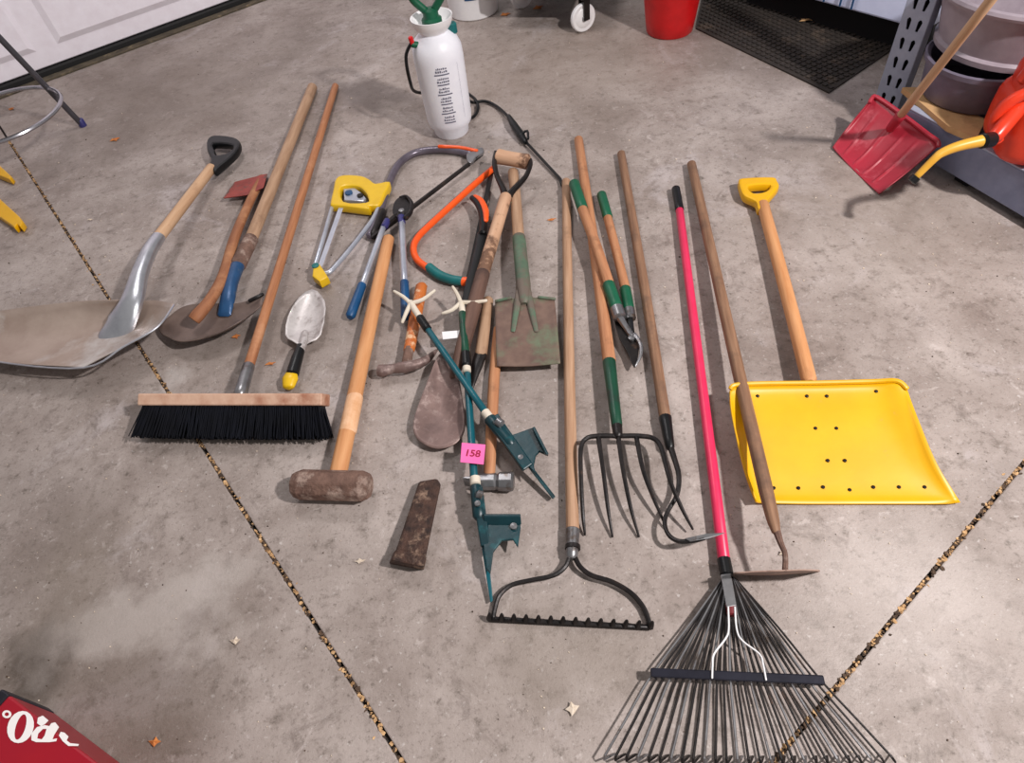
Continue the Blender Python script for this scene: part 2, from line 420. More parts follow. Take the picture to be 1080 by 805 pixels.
    rr = ramp(nz(5, 6).outputs['Fac'], .3, .7, (.42, .42, .42, 1), (.68, .68, .68, 1)); L.new(rr, b.inputs['Roughness'])
    b.inputs['Specular IOR Level'].default_value = .4
    ad = N.new('ShaderNodeMath'); ad.operation = 'ADD'; L.new(nz(14, 8, .6).outputs['Fac'], ad.inputs[0]); L.new(nz(150, 4, .7).outputs['Fac'], ad.inputs[1])
    bp = N.new('ShaderNodeBump'); bp.inputs['Strength'].default_value = .38; bp.inputs['Distance'].default_value = .004
    L.new(ad.outputs[0], bp.inputs['Height']); L.new(bp.outputs[0], b.inputs['Normal'])
    return M
M_conc = concrete()

# ------------------------------------------------------------------ the setting
def isect(a, b, c, d):
    r = b - a; s = d - c; q = c - a; k = r.x * s.y - r.y * s.x
    return a + r * ((q.x * s.y - q.y * s.x) / k)
JL0, JL1 = P(48, 210), P(425, 805)       # joint on the left
JR0, JR1 = P(1080, 488), P(815, 805)     # joint on the right
X0 = isect(JL0, JL1, JR0, JR1)
E2 = (JL0 - JL1).normalized(); E1 = (JR0 - JR1).normalized()
bvs = [Vector((x, y, -.012)) for x, y in ((-9, -5), (9, -5), (9, 10), (-9, 10))]
floor = mk('floor', bvs, [(0, 1, 2, 3)], M_bead, loc=(0, 0, 0), smooth=False)
floor['kind'] = 'structure'
for a, b in ((1, 1), (1, -1), (-1, 1), (-1, -1)):
    h = .0042; La, Lb = (6.5 if a > 0 else 3.5), (6.5 if b > 0 else 3.5)
    q = [X0 + E1 * (a * s) + E2 * (b * t) for s, t in ((h, h), (La, h), (La, Lb), (h, Lb))]
    for v in q: v.z = 0
    vs = q + [v - Vector((0, 0, .0115)) for v in q]
    mk('concrete_slab', vs, [(0, 1, 2, 3), (4, 5, 6, 7), (0, 1, 5, 4), (1, 2, 6, 5), (2, 3, 7, 6), (3, 0, 4, 7)], M_conc, floor, smooth=False, bevel=.003)

def flake(c, r, h=.004, n=6, tilt=.5):
    ax = Vector((random.uniform(-tilt, tilt), random.uniform(-tilt, tilt), 1)).normalized()
    s = ax.cross(Vector((random.random() - .5, random.random() - .5, .1))).normalized(); t = ax.cross(s)
    el = random.uniform(.4, 1)
    top = [c + s * (r * math.cos(2 * math.pi * i / n) * random.uniform(.7, 1.2)) + t * (r * el * math.sin(2 * math.pi * i / n) * random.uniform(.7, 1.2)) for i in range(n)]
    vs = [p - ax * h / 2 for p in top] + [p + ax * h / 2 for p in top]
    return vs, [tuple(range(n)), tuple(range(n, 2 * n))] + [(i, (i + 1) % n, n + (i + 1) % n, n + i) for i in range(n)]
def litter(name, label, a, b, cnt):
    vs, fs, mi = [], [], []
    for i in range(cnt):
        t = random.random(); spread = .0022 + .006 * (random.random() < .08)
        c = a.lerp(b, t) + Vector((random.gauss(0, spread), random.gauss(0, spread), random.uniform(-.005, .0005)))
        g = flake(c, random.uniform(.002, .0058), random.uniform(.002, .004)); o = len(vs)
        vs += g[0]; fs += [tuple(k + o for k in f) for f in g[1]]; mi += [(i // 5) % 2] * len(g[1])
    o = mk(name, vs, fs, M_straw, None, loc=a.lerp(b, .5), smooth=False); o.data.materials.append(M_straw2)
    o.data.polygons.foreach_set('material_index', mi)
    tag(o, label, 'debris', kind='stuff')
JLf = P(8, 146); JRf = JR0 + (JR0 - JR1) * 1.1
litter('joint_litter', 'tan and dark leaf litter packed in the long floor joint left of the tools', JLf, JL1 + (JL1 - JL0) * .1, 1200)
litter('joint_litter', 'tan and dark leaf litter packed in the floor joint crossing under the leaf rake', JRf, JR1 + (JR1 - JR0) * .2, 900)

# garage door along the upper left
D0, D1 = P(0, 100), P(270, 0); dd = (D1 - D0).normalized(); dn = Vector((-dd.y, dd.x, 0))   # dn points out of the room
if dn.y < 0: dn = -dn
zz = Vector((0, 0, 1))
door = mk('door_1', *box_geo(D0 + dn * .035 + zz * 1.13, dd, dn, zz, 6.0, .03, 2.2), M_door, loc=D0 + dn * .02, smooth=False)
door['kind'] = 'structure'; 
for k, (n_, z0) in enumerate((('door_section', .04), ('door_section', .585), ('door_section', 1.13))):
    sec = box(n_, D0 + dn * .012 + zz * (z0 + .27), dd, 6.0, .02, .532, M_door, door, bevel=.004)
    for i in range(7):
        u = -2.63 + i * .82
        fr = D0 + dd * (u + .07)
        # raised panel: a sloping frame and a field
        c = fr + zz * (z0 + .27)
        a_ = [c + dd * (sx * .36) + zz * (sz * .19) + dn * .003 for sx, sz in ((-1, -1), (1, -1), (1, 1), (-1, 1))]
        b_ = [c + dd * (sx * .33) + zz * (sz * .16) - dn * .012 for sx, sz in ((-1, -1), (1, -1), (1, 1), (-1, 1))]
        hull8('panel', a_, b_, M_door, sec, bevel=.003)
box('bottom_seal', D0 + dn * .012 + zz * .02, dd, 6.0, .045, .036, M_seal, door, bevel=.008)
t_ = box('trim_1', D0 - dn * .035 + zz * .005, dd, 6.0, .05, .01, M_sill, None, bevel=.003, loc=D0); t_['kind'] = 'structure'

# ------------------------------------------------------------------ tools on the floor
# aluminium scoop shovel
t = thing('scoop_shovel', 'large aluminium scoop shovel with black plastic grip at the far left', 'shovel', (110, 350))
coons('blade', [(128, 316, .095), (80, 318, .09), (0, 328, .08), (-90, 345, .06)], [(184, 321, .1), (166, 345, .1), (130, 366, .095), (88, 388, .078)],
      [(128, 316, .095), (150, 317, .08), (166, 317, .08), (184, 321, .1)], [(-90, 345, .06), (-62, 366, .065), (0, 382, .072), (88, 388, .078)], M_alu, t, 26, 18, -.045, .003)
tube('blade_rim', [(184, 321, .102), (166, 345, .102), (130, 366, .097), (88, 388, .08), (0, 382, .074), (-62, 366, .067)], .0028, M_alupol, t, 6, 5)
tube('handle', [(224, 176, .045), (195, 214, .075), (166, 252, .11)], .019, M_wood_pale, t, 14, 3)
tube('socket', [(168, 249, .11), (157, 266, .12), (147, 290, .115), (139, 318, .1), (127, 342, .066), (108, 362, .035)], [.022, .024, .027, .036, .05, .03], M_alupol, t, 16, 5, flat=[.9, .9, .85, .6, .3, .1])
plate('grip', [[(218, 147), (226, 142), (246, 144), (253, 150), (248, 161), (233, 174), (225, 180), (221, 174), (222, 166), (218, 158)], [(225, 151), (245, 153), (241, 160), (228, 163), (226, 158)]], .055, .03, M_black, t, .009, smooth_k=3)

# axe lying on the round shovel
t = thing('axe', 'red-headed wooden axe lying across the round point shovel', 'axe', (250, 262))
hull8('axe_head', [(235, 209, .03), (247, 192, .03), (282, 183, .045), (278, 198, .045), (260, 206, .038)], [(236, 210, .024), (248, 193, .024), (282, 184, .008), (278, 199, .008), (260, 207, .016)], M_redaxe, t, .003)
tube('handle', [(277, 186, .028), (262, 216, .034), (247, 252, .05), (236, 290, .066), (222, 316, .073), (209, 332, .075), (204, 338, .07)], [.017, .017, .018, .019, .02, .023, .021], M_wood_axe, t, 14, 4, flat=.75)

# round point shovel
t = thing('round_point_shovel', 'round point digging shovel with blue socket and dark blade under the axe', 'shovel', (255, 285))
coons('blade', [(172, 339, .03), (192, 324, .045), (215, 320, .05), (250, 320, .05), (277, 311, .055)], [(172, 353, .03), (192, 360, .058), (224, 353, .068), (252, 339, .07), (277, 321, .062)],
      [(172, 339, .03), (167, 346, .025), (172, 353, .03)], [(277, 311, .055), (276, 316, .055), (277, 321, .055)], M_shovel, t, 22, 12, -.026, .003)
tube('handle', [(330, 91, .02), (298, 170, .028), (264, 254, .045)], [.0215, .021, .021], M_wood_grey, t, 14, 3)
tube('ferrule', [(266, 250, .045), (250, 282, .052)], [.024, .025], M_rust, t, 14)
tube('socket', [(251, 279, .052), (244, 298, .055), (240, 316, .052), (236, 334, .034)], [.023, .022, .024, .022], M_bluepaint, t, 14, 4, flat=[.9, .85, .6, .15])
tube('step_edge', [(262, 318, .058), (270, 314, .06), (278, 310, .058)], .006, M_blackmetal, t, 8)

# push broom
t = thing('push_broom', 'push broom with orange-brown wooden handle and black bristles', 'broom', (250, 425))
tube('handle', [(354, 90, .016), (262, 388, .055)], .0145, M_wood_orange, t, 14)
tube('ferrule', [(263, 384, .055), (253, 418, .07)], [.0165, .018], M_steel, t, 12)
ba, bb = P(152, 422, .072), P(344, 422, .072); bx_ = (bb - ba).normalized(); bfwd = Vector((bx_.y, -bx_.x, 0)).normalized()   # towards the viewer
if bfwd.y > 0: bfwd = -bfwd
bdir = (bfwd * .82 - zz * .57).normalized(); bn = bx_.cross(bdir).normalized()
if bn.z < 0: bn = -bn
bc = ba.lerp(bb, .5); BL = (bb - ba).length
box('block', bc, bx_, BL, .032, .055, M_block, t, .004, az=bn)
core = []
box('bristle_core', bc + bdir * .035, bx_, BL * .97, .05, .034, M_bristlebase, t, .002, az=bn)
for i in range(66):
    u = (i + .5) / 66 - .5
    for j in range(6):
        v_ = (j + .5) / 6 - .5
        for s_ in range(5):
            b0 = bc + bdir * .014 + bx_ * (u * BL * .96 + random.uniform(-.003, .003)) + bn * (v_ * .044 + random.uniform(-.003, .003))
            d_ = (bdir + bx_ * (u * .55 * abs(u * 2) + random.gauss(0, .05)) + bn * (v_ * .35 + random.gauss(0, .05))).normalized()
            ln_ = random.uniform(.082, .092)
            if b0.z + d_.z * ln_ < .003: ln_ = (b0.z - .003) / -d_.z
            e_ = b0 + d_ * ln_
            core.append(tube_geo([b0, e_], [.0022, .0016], 4, round_=0))
o = joined('bristles', core, M_bristle, t, smooth=False); o['kind'] = 'stuff'

# trowel scoop
t = thing('garden_trowel', 'small metal hand trowel with black grip and yellow end', 'trowel', (320, 350))
dish('blade', [(329, 305, .02), (339, 312, .024), (343, 325, .03), (338, 353, .03), (328, 360, .03), (318, 364, .028), (308, 359, .03), (301, 353, .03), (304, 333, .03), (315, 314, .024)], (322, 338, .008), M_zinc, t, 8, .0025, 3.2, 2)
tube('neck', [(322, 350, .012), (320, 362, .03), (317, 370, .034)], [.009, .011, .013], M_zinc, t, 10, 3)
g = tube('grip', [(318, 364, .033), (313, 379, .033), (308, 396, .028)], [.013, .0165, .018], M_black, t, 12, 4)
tube('grip_end', [(309, 390, .029), (306, 400, .026), (304, 410, .022)], [.013, .023, .016], M_yellowhs, t, 12, 4, flat=.7)

# yellow compact saw
t = thing('yellow_hacksaw', 'small hacksaw with yellow hand grip and silver frame', 'saw', (370, 230))
plate('grip', [[(348, 214), (351, 200), (354, 188), (363, 184), (381, 185), (390, 189), (396, 193), (411, 191), (406, 204), (400, 216), (390, 217), (388, 220), (363, 217), (350, 216)],
               [(360, 197), (376, 196), (384, 201), (388, 208), (386, 213), (362, 212)]], .04, .032, M_yellowhs, t, .007, smooth_k=3)
tube('frame', [(352, 212, .026), (342, 248, .026), (332, 281, .026)], .0075, M_silver, t, 10, 1)
tube('frame', [(402, 212, .026), (397, 224, .026), (390, 236, .026), (370, 262, .026), (351, 284, .026), (345, 288, .026), (338, 289, .026)], .0078, M_silver, t, 10, 3)
o = hull8('blade', [(359, 214, .03), (364, 214, .03), (340, 281, .03), (335, 281, .03)], [(359, 214, .028), (364, 214, .028), (340, 281, .028), (335, 281, .028)], M_silver, t, 0)
plate('nose', [[(330, 282), (336, 277), (341, 284), (346, 292), (337, 297), (329, 291)]], .038, .03, M_yellowhs, t, .005)
lathe('bolt', P(333, 281, .036), [(.0001, .0), (.012, .0), (.012, .005), (.006, .007), (.0001, .007)], M_tealgrip, t, 14)
lv = plate('tension_lever', [[(362, 199), (374, 198), (381, 203), (386, 209), (383, 212), (363, 211)]], .028, .014, M_silver, t, .003)
lathe('knob', P(368, 204, .028), [(.0001, 0), (.014, 0), (.014, .006), (.0001, .008)], M_bluepaint, lv, 14)
lathe('knob', P(380, 207, .028), [(.0001, 0), (.011, 0), (.011, .006), (.0001, .008)], M_blackmetal, lv, 14)

# big grey bow saw
t = thing('bow_saw', 'large bow saw with dark grey tubular frame beside the yellow saw', 'saw', (440, 195))
tube('frame', [(389, 250, .018), (396, 238, .018), (402, 219, .018), (410, 194, .018), (420, 174, .018), (436, 162, .018), (458, 158, .018), (480, 159, .018), (499, 163, .018)], .0135, M_greytube, t, 12, 4)
tube('orange_sleeve', [(462, 154.5, .033), (484, 155.5, .033), (504, 159.5, .033)], .007, M_orange, t, 8, 3)
hull8('blade', [(391, 249, .03), (507, 161, .03), (509, 163, .012), (394, 252, .012)], [(392.5, 250, .03), (508, 162, .03), (510, 164, .012), (395, 253, .012)], M_blackmetal, t, 0)
plate('clamp', [[(492, 162), (499, 159), (508, 155), (510, 160), (502, 165), (498, 171), (493, 170)]], .034, .012, M_steel, t, .003, smooth_k=3)
tube('handle', [(393, 250, .018), (399, 236, .02), (404, 222, .02)], .0155, M_blackmetal, t, 10, 2)

# bypass loppers with blue grips
t = thing('loppers', 'loppers with grey tube arms and blue rubber grips', 'loppers', (415, 270))
tube('arm', [(419, 226, .045), (408, 236, .042), (404, 242, .04)], .008, M_blackmetal, t, 8, 2)
a = tube('arm', [(405, 238, .042), (381, 304, .028)], .0095, M_silver, t, 12)
tube('grip', [(382.5, 299, .028), (369, 335, .02)], [.0135, .015], M_bluegrip, a, 12)
tube('bumper', [(409, 232, .044), (405, 240, .044)], .012, M_purple, a, 10)
a = tube('arm', [(423.5, 232, .045), (427, 304, .04)], .0105, M_silver, t, 12)
tube('grip', [(426.5, 296, .04), (428, 336, .028)], [.0135, .015], M_bluegrip, a, 12)
tube('bumper', [(423, 228, .045), (424, 236, .045)], .0125, M_purple, a, 10)
plate('cutting_blade', [[(414, 224), (416, 213), (423, 207), (430, 208), (433, 216), (430, 225), (425, 230), (419, 229)]], .05, .006, M_blackmetal, t, .001, smooth_k=4)
tube('hook', [(427, 231, .056), (433, 224, .056), (434, 214, .056), (428, 207, .056), (421, 208, .056)], [.009, .008, .007, .005, .003], M_blackmetal, t, 8, 4)
lathe('pivot_bolt', P(424, 224, .05), [(.0001, 0), (.01, 0), (.01, .01), (.0001, .012)], M_steel, t, 10)

# sledgehammer
t = thing('sledgehammer', 'long sledgehammer with orange hickory handle and rusty head', 'hammer', (352, 512))
tube('handle', [(410, 250, .022), (386, 362, .03), (356, 503, .042)], [.02, .021, .022], M_wood_sledge, t, 16, 3, flat=.85)
tube('worn_band', [(375, 416, .036), (366, 459, .0395)], [.0226, .023], M_wood_bare, t, 16, flat=.86)
ha, hb = P(310, 511, .042), P(390, 513, .042); hx = (hb - ha).normalized(); hs = Vector((0, 0, 1)).cross(hx).normalized()
vs, fs = [], []
prof = [(0, .026), (.02, .036), (.06, .037), (.1, .036), (1, 0)]
L_ = (hb - ha).length
for s_, r_ in ((0, .8), (.1, 1), (.42, 1.0), (.58, 1.0), (.9, 1), (1, .8)):
    for k in range(8):
        an = math.pi / 8 + k * math.pi / 4
        vs.append(ha + hx * (L_ * s_) + hs * (math.cos(an) * .038 * r_) + zz * (math.sin(an) * .038 * r_))
for i in range(5):
    for k in range(8): fs.append((i * 8 + k, i * 8 + (k + 1) % 8, i * 8 + 8 + (k + 1) % 8, i * 8 + 8 + k))
fs += [tuple(range(8)), tuple(range(40, 48))]
mk('hammer_head', vs, fs, M_rust, t, smooth=False, bevel=.004)

# orange and teal bow saw
t = thing('bow_saw', 'bow saw with bright orange tube frame and teal grip', 'saw', (480, 250))
tube('frame', [(521, 177, .02), (500, 195, .02), (478, 215, .02), (456, 235, .02), (441, 250, .02), (436, 262, .02), (440, 274, .02), (453, 284, .02)], .0115, M_orange, t, 12, 4)
tube('grip', [(451, 281, .02), (463, 290, .02), (476, 295, .02), (489, 297, .02)], .0155, M_tealgrip, t, 12, 4)
tube('frame_end', [(486, 297, .02), (496, 297, .02)], .0145, M_orange, t, 12)
hull8('blade', [(516, 181, .012), (521, 181, .012), (497, 296, .012), (491, 296, .012)], [(516, 181, .0095), (521, 181, .0095), (497, 296, .0095), (491, 296, .0095)], M_blackmetal, t, 0)

# pruning saw in black scabbard
t = thing('pruning_saw', 'black pruning saw with curved orange and black handle', 'saw', (500, 265))
tube('handle', [(497, 208, .042), (503, 214, .042), (508, 224, .042), (510, 238, .04), (509, 248, .04)], [.009, .011, .0125, .014, .014], M_black, t, 10, 4, flat=1.1)
tube('orange_inlay', [(500, 206, .05), (507, 211, .052), (512, 222, .053), (512.5, 234, .052)], [.006, .01, .011, .008], M_orange, t, 10, 4, flat=.6)
tube('scabbard', [(509, 244, .038), (506, 264, .036), (497, 298, .034), (489, 330, .032)], [.017, .018, .018, .014], M_black, t, 12, 4, flat=.35)

# drain spade with D grip
t = thing('trench_shovel', 'narrow trenching shovel with wooden D-grip and brown rounded blade', 'shovel', (492, 345))
tube('grip', [(524, 165, .075), (558, 171, .075)], [.0275, .0255, .0255, .0275], M_wood_speck, t, 16, round_=.25)
tube('yoke', [(523, 160, .075), (521.5, 171, .075), (524, 185, .07), (530, 198, .062), (534, 208, .058)], [.008, .009, .009, .011, .014], M_blackmetal, t, 8, 4)
tube('yoke', [(559, 168, .075), (559, 175, .075), (554, 187, .07), (543, 199, .062), (536, 208, .058)], [.008, .009, .009, .011, .014], M_blackmetal, t, 8, 4)
tube('handle', [(534, 206, .058), (522, 246, .056), (508, 292, .054)], .0205, M_wood_speck, t, 14, 3)
tube('socket', [(510, 286, .054), (498, 330, .054), (487, 370, .048), (478, 400, .03)], [.022, .022, .02, .012], M_wood_dark, t, 14, 4)
dish('blade', [(463, 374, .05), (452, 400, .045), (441, 428, .035), (436, 446, .03), (438, 459, .028), (447, 468, .026), (462, 473, .026), (478, 469, .026), (488, 458, .028), (490, 444, .03), (487, 420, .035), (482, 392, .045), (476, 376, .05)], (464, 436, .012), M_blade, t, 10, .003, 1.8, 4)
plate('paper_band', [[(466, 350), (489, 348), (489, 355.5), (467, 358)]], .057, .002, M_white, t, .0005)

# small wooden handle between shovel and spade
t = thing('hand_weeder', 'short pale wooden handle with a dark pointed metal end under the teal stakes', 'weeder', (507, 360))
tube('handle', [(515, 315, .02), (507, 376, .02)], [.0165, .0175], M_wood_grey, t, 12)
tube('tip', [(507.5, 372, .02), (503, 386, .018), (497, 412, .008)], [.019, .017, .004], M_blackmetal, t, 10, 3, flat=.6)

# cross-peen hammer
t = thing('blacksmith_hammer', 'cross peen hammer with varnished handle partly under the square spade', 'hammer', (517, 508))
tube('handle', [(526, 345, .016), (521, 400, .017), (516, 505, .026)], [.0145, .0155, .014], M_wood_fork, t, 12, 2)
ha, hb = P(489, 508, .026), P(542, 508, .026); hx = (hb - ha).normalized(); hs = zz.cross(hx).normalized(); L_ = (hb - ha).length
vs, fs = [], []
for s_, ry, rz in ((0, .003, .02), (.2, .014, .02), (.36, .021, .021), (.62, .021, .021), (.66, .018, .018), (.72, .023, .023), (.96, .024, .024), (1, .02, .02)):
    for k in range(8):
        an = math.pi / 8 + k * math.pi / 4
        vs.append(ha + hx * (L_ * s_) + hs * (math.cos(an) * ry) + zz * (math.sin(an) * rz))
for i in range(7):
    for k in range(8): fs.append((i * 8 + k, i * 8 + (k + 1) % 8, i * 8 + 8 + (k + 1) % 8, i * 8 + 8 + k))
fs += [tuple(range(8)), tuple(range(56, 64))]
mk('hammer_head', vs, fs, M_steel, t, smooth=False, bevel=.002)

# square spade
t = thing('square_spade', 'square point spade with worn green paint and a dirty brown blade', 'shovel', (556, 350))
tube('handle', [(541, 180, .04), (544, 210, .042), (547, 252, .05)], .0185, M_wood_grey, t, 14, 3)
tube('socket', [(547, 248, .05), (550, 280, .058), (552, 302, .057), (553, 321, .05)], [.021, .021, .022, .016], M_spadegreen, t, 14, 4, flat=.85)
coons('blade', [(522, 319, .045), (540, 315, .052), (553, 314, .055), (568, 314, .052), (585, 316, .045)], [(524, 386, .04), (557, 386, .036), (591, 383, .04)],
      [(522, 319, .045), (523, 352, .043), (524, 386, .04)], [(585, 316, .045), (588, 350, .043), (591, 383, .04)], mat('spade_face', (120, 96, 84), (98, 76, 68), (104, 116, 92), rough=.65, metal=.1, scale=24, s3=8, t3=(.5, .66), bump=.3), t, 18, 14, -.01, .003)
tube('strap', [(548, 296, .062), (546, 318, .054), (541, 350, .039)], [.009, .01, .006], M_spadegreen, t, 8, 3, flat=[.6, .5, .25])
tube('strap', [(555, 296, .062), (559, 318, .054), (566, 350, .039)], [.009, .01, .006], M_spadegreen, t, 8, 3, flat=[.6, .5, .25])
tube('step', [(522, 318, .047), (540, 314, .054)], .0045, M_spadegreen, t, 8)
tube('step', [(567, 313.5, .054), (586, 315.5, .047)], .0045, M_spadegreen, t, 8)

# splitting wedge
t = thing('splitting_wedge', 'rusty iron splitting wedge lying alone on the floor', 'wedge', (438, 555))
hull8('wedge_body', [(442, 508, .034), (461, 505, .034), (465, 511, .034), (449, 587, .05), (418, 580, .05)], [(442, 508, .001), (461, 505, .001), (465, 511, .001), (449, 589, .001), (417, 582, .001)], M_rustdark, t, .005)
hull8('wedge_foot', [(418, 579, .052), (450, 586, .052), (447, 598, .05), (412, 591, .05)], [(415, 582, .001), (450, 589, .001), (447, 602, .001), (410, 595, .001)], M_rustdark, t, .004)

# claw hammer
t = thing('claw_hammer', 'old claw hammer with orange handle and brown iron head', 'hammer', (432, 380))
tube('handle', [(445, 300, .024), (438, 336, .026), (431, 372, .028)], [.0185, .019, .0165], M_hammer, t, 12, 3, flat=.8)
tube('neck', [(432, 366, .028), (428, 388, .028)], [.014, .015], M_rust, t, 10)
tube('hammer_head', [(399, 391, .028), (404, 391, .028), (414, 389, .028), (428, 387, .03), (441, 384, .028), (452, 378, .022), (461, 369, .012)], [.017, .018, .013, .017, .014, .011, .004], M_blade, t, 10, 4)

# teal telescoping stakes
def stake(label, px, prong_c, prongs, pieces):
    t = thing('ground_stake', label, 'stake', px)
    for p_ in prongs: tube('prong', [prong_c] + p_, [.0065, .006, .0045], M_cream, t, 8, 3)
    for n_, pts, r_, m_ in pieces: tube(n_, pts, r_, m_, t, 12, 1)
    return t
t = stake('teal telescoping ground stake lying diagonally over the other stake', (500, 420), (433, 320, .075),
          [[(425, 313, .08), (415, 307, .084)], [(446, 316, .08), (459, 306, .084)], [(428, 331, .07), (424, 341, .06)]],
          [('neck', [(432, 318, .073), (444, 337, .072)], .0095, M_cream), ('collar', [(442, 334, .072), (452, 349, .072)], .0125, M_black),
           ('tube', [(450, 346, .072), (514, 438, .066)], .0095, M_teal), ('ring', [(511, 434, .066), (517, 442, .066)], .012, M_cream),
           ('socket', [(515, 440, .064), (541, 471, .056)], [.016, .0165], M_darkteal), ('bolt', [(524, 444, .08), (530, 448, .08)], .011, M_steel)])
hull8('channel', [(513, 443, .074), (525, 436, .074), (562, 489, .062), (552, 496, .062)], [(513, 445, .05), (525, 438, .05), (561, 491, .042), (551, 498, .042)], M_darkteal, t, .003)
hull8('spike', [(533, 462, .064), (541, 466, .064), (586, 524, .02), (583, 527, .02)], [(533, 462, .05), (541, 466, .05), (586, 524, .012), (583, 527, .012)], M_darkteal, t, .002)
s_ = plate('step_plate', [[(534, 462), (539, 459), (561, 451), (563, 453), (572, 470), (578, 480), (569, 476), (565, 480), (563, 490), (565, 500), (556, 490), (542, 472)]], .058, .008, M_darkteal, t, .002)
hull8('flange', [(561, 451, .075), (564, 450, .075), (579, 479, .075), (576, 480, .075)], [(561, 452, .05), (564, 451, .05), (578, 481, .05), (575, 481, .05)], M_darkteal, s_, .002)
lathe('bolt', P(549, 483, .058), [(.0001, 0), (.008, 0), (.008, .006), (.0001, .008)], M_steel, s_, 10)
t = stake('teal telescoping ground stake lying upright beneath the diagonal one', (497, 480), (486, 319, .068),
          [[(500, 319, .07), (514, 317, .068)], [(477, 327, .07), (466, 331, .066)], [(482, 310, .076), (477, 302, .084)]],
          [('neck', [(486, 318, .066), (488, 331, .066)], .0095, M_cream), ('tube', [(487.5, 329, .066), (491, 374, .06)], .0115, M_green),
           ('collar', [(491, 371, .06), (492, 387, .058)], .0135, M_black), ('ring', [(492, 387, .058), (492.4, 393, .057)], .0115, M_cream),
           ('tube', [(492.4, 391, .053), (500, 505, .053)], .0095, M_teal), ('ring', [(501, 503, .057), (501.5, 512, .057)], .0125, M_cream),
           ('socket', [(501.5, 511, .054), (506, 548, .045)], [.014, .0155], M_darkteal), ('bolt', [(503, 521, .066), (509, 523, .064)], .01, M_steel)])
hull8('channel', [(497, 514, .064), (509, 513, .064), (517, 574, .046), (507, 576, .046)], [(497, 516, .04), (509, 515, .04), (517, 576, .03), (507, 578, .03)], M_darkteal, t, .003)
hull8('spike', [(503, 545, .046), (511, 543, .046), (520, 634, .016), (517, 636, .016)], [(503, 545, .034), (511, 543, .034), (520, 634, .008), (517, 636, .008)], M_teal, t, .002)
s_ = plate('step_plate', [[(506, 546), (512, 544), (548, 545), (549, 556), (546, 577), (541, 569), (529, 570), (520, 582), (517, 605), (513, 600)]], .046, .008, M_darkteal, t, .002)
hull8('flange', [(510, 542, .062), (549, 542, .062), (549, 545, .062), (510, 545, .062)], [(510, 544, .046), (549, 544, .046), (550, 554, .046), (510, 554, .046)], M_darkteal, s_, .002)
lathe('bolt', P(542, 556, .046), [(.0001, 0), (.008, 0), (.008, .006), (.0001, .008)], M_steel, s_, 10)
lathe('bolt', P(504, 532, .066), [(.0001, 0), (.007, 0), (.007, .006), (.0001, .008)], M_steel, t, 10)

# pink lot tag
t = plate('lot_tag', [[(487, 467), (512, 469), (510, 490), (485.5, 487.5)]], .071, .0012, M_pink, None, .0003, loc=P(498, 478, .064))
tag(t, 'pink paper lot tag reading 158 stuck on the teal stake', 'tag')
def text_mesh(s, size, origin, xd, yd, m_, root, name, th=.0004):
    cu = bpy.data.curves.new(name, 'FONT'); cu.body = s; cu.size = size; cu.align_x = 'CENTER'; cu.align_y = 'CENTER'; cu.extrude = th; cu.offset = size * .018
    ob = bpy.data.objects.new('tmp', cu); COL.objects.link(ob)
    me = bpy.data.meshes.new_from_object(ob.evaluated_get(bpy.context.evaluated_depsgraph_get())); bpy.data.objects.remove(ob); bpy.data.curves.remove(cu)
    xd = xd.normalized(); nz_ = xd.cross(yd).normalized(); yd = nz_.cross(xd)
    M = Matrix.Identity(4)
    for i in range(3): M[i][0] = xd[i]; M[i][1] = yd[i]; M[i][2] = nz_[i]; M[i][3] = origin[i]
    me.transform(M); me.materials.clear(); me.name = name
    return link(name, me, m_, root, smooth=False)
text_mesh('158', .026, P(498.5, 478.5, .0715), P(512, 469, .07) - P(487, 467, .07), P(487, 467, .07) - P(486, 487, .07), M_ink, t, 'number')

# bow rake
t = thing('bow_rake', 'bow garden rake with long tan wooden handle and rusty curved tines', 'rake', (601, 600))
tube('handle', [(597, 190, .016), (600, 370, .018), (604, 562, .02)], .0148, M_wood_rake, t, 14, 3)
tube('ferrule', [(604, 556, .02), (603, 590, .02)], [.0165, .013], M_steel, t, 14)
tube('ferrule_band', [(604, 575, .02), (604, 580, .02)], .0172, M_blackmetal, t, 14)
tube('bow', [(601, 587, .02), (596, 598, .02), (584, 607, .018), (560, 612, .016), (540, 617, .014), (527, 628, .012), (522, 642, .01), (520, 653, .009)], .0052, M_blackmetal, t, 8, 4)
tube('bow', [(606, 587, .02), (612, 598, .02), (624, 607, .018), (646, 614, .016), (666, 626, .014), (678, 640, .012), (683, 652, .01), (685, 660, .009)], .0056, M_blackmetal, t, 8, 4)
tube('head_bar', [(514, 653, .008), (688, 662, .008)], .0058, M_blackmetal, t, 8)
for i in range(14):
    u = i / 13; c_ = P(516, 653, .008).lerp(P(686, 662, .008), u)
    tube('tine', [c_, c_ + Vector((.002, .001, .012)), c_ + Vector((.004, .003, .024))], [.0068, .0056, .003], M_blackmetal, t, 6, 2)

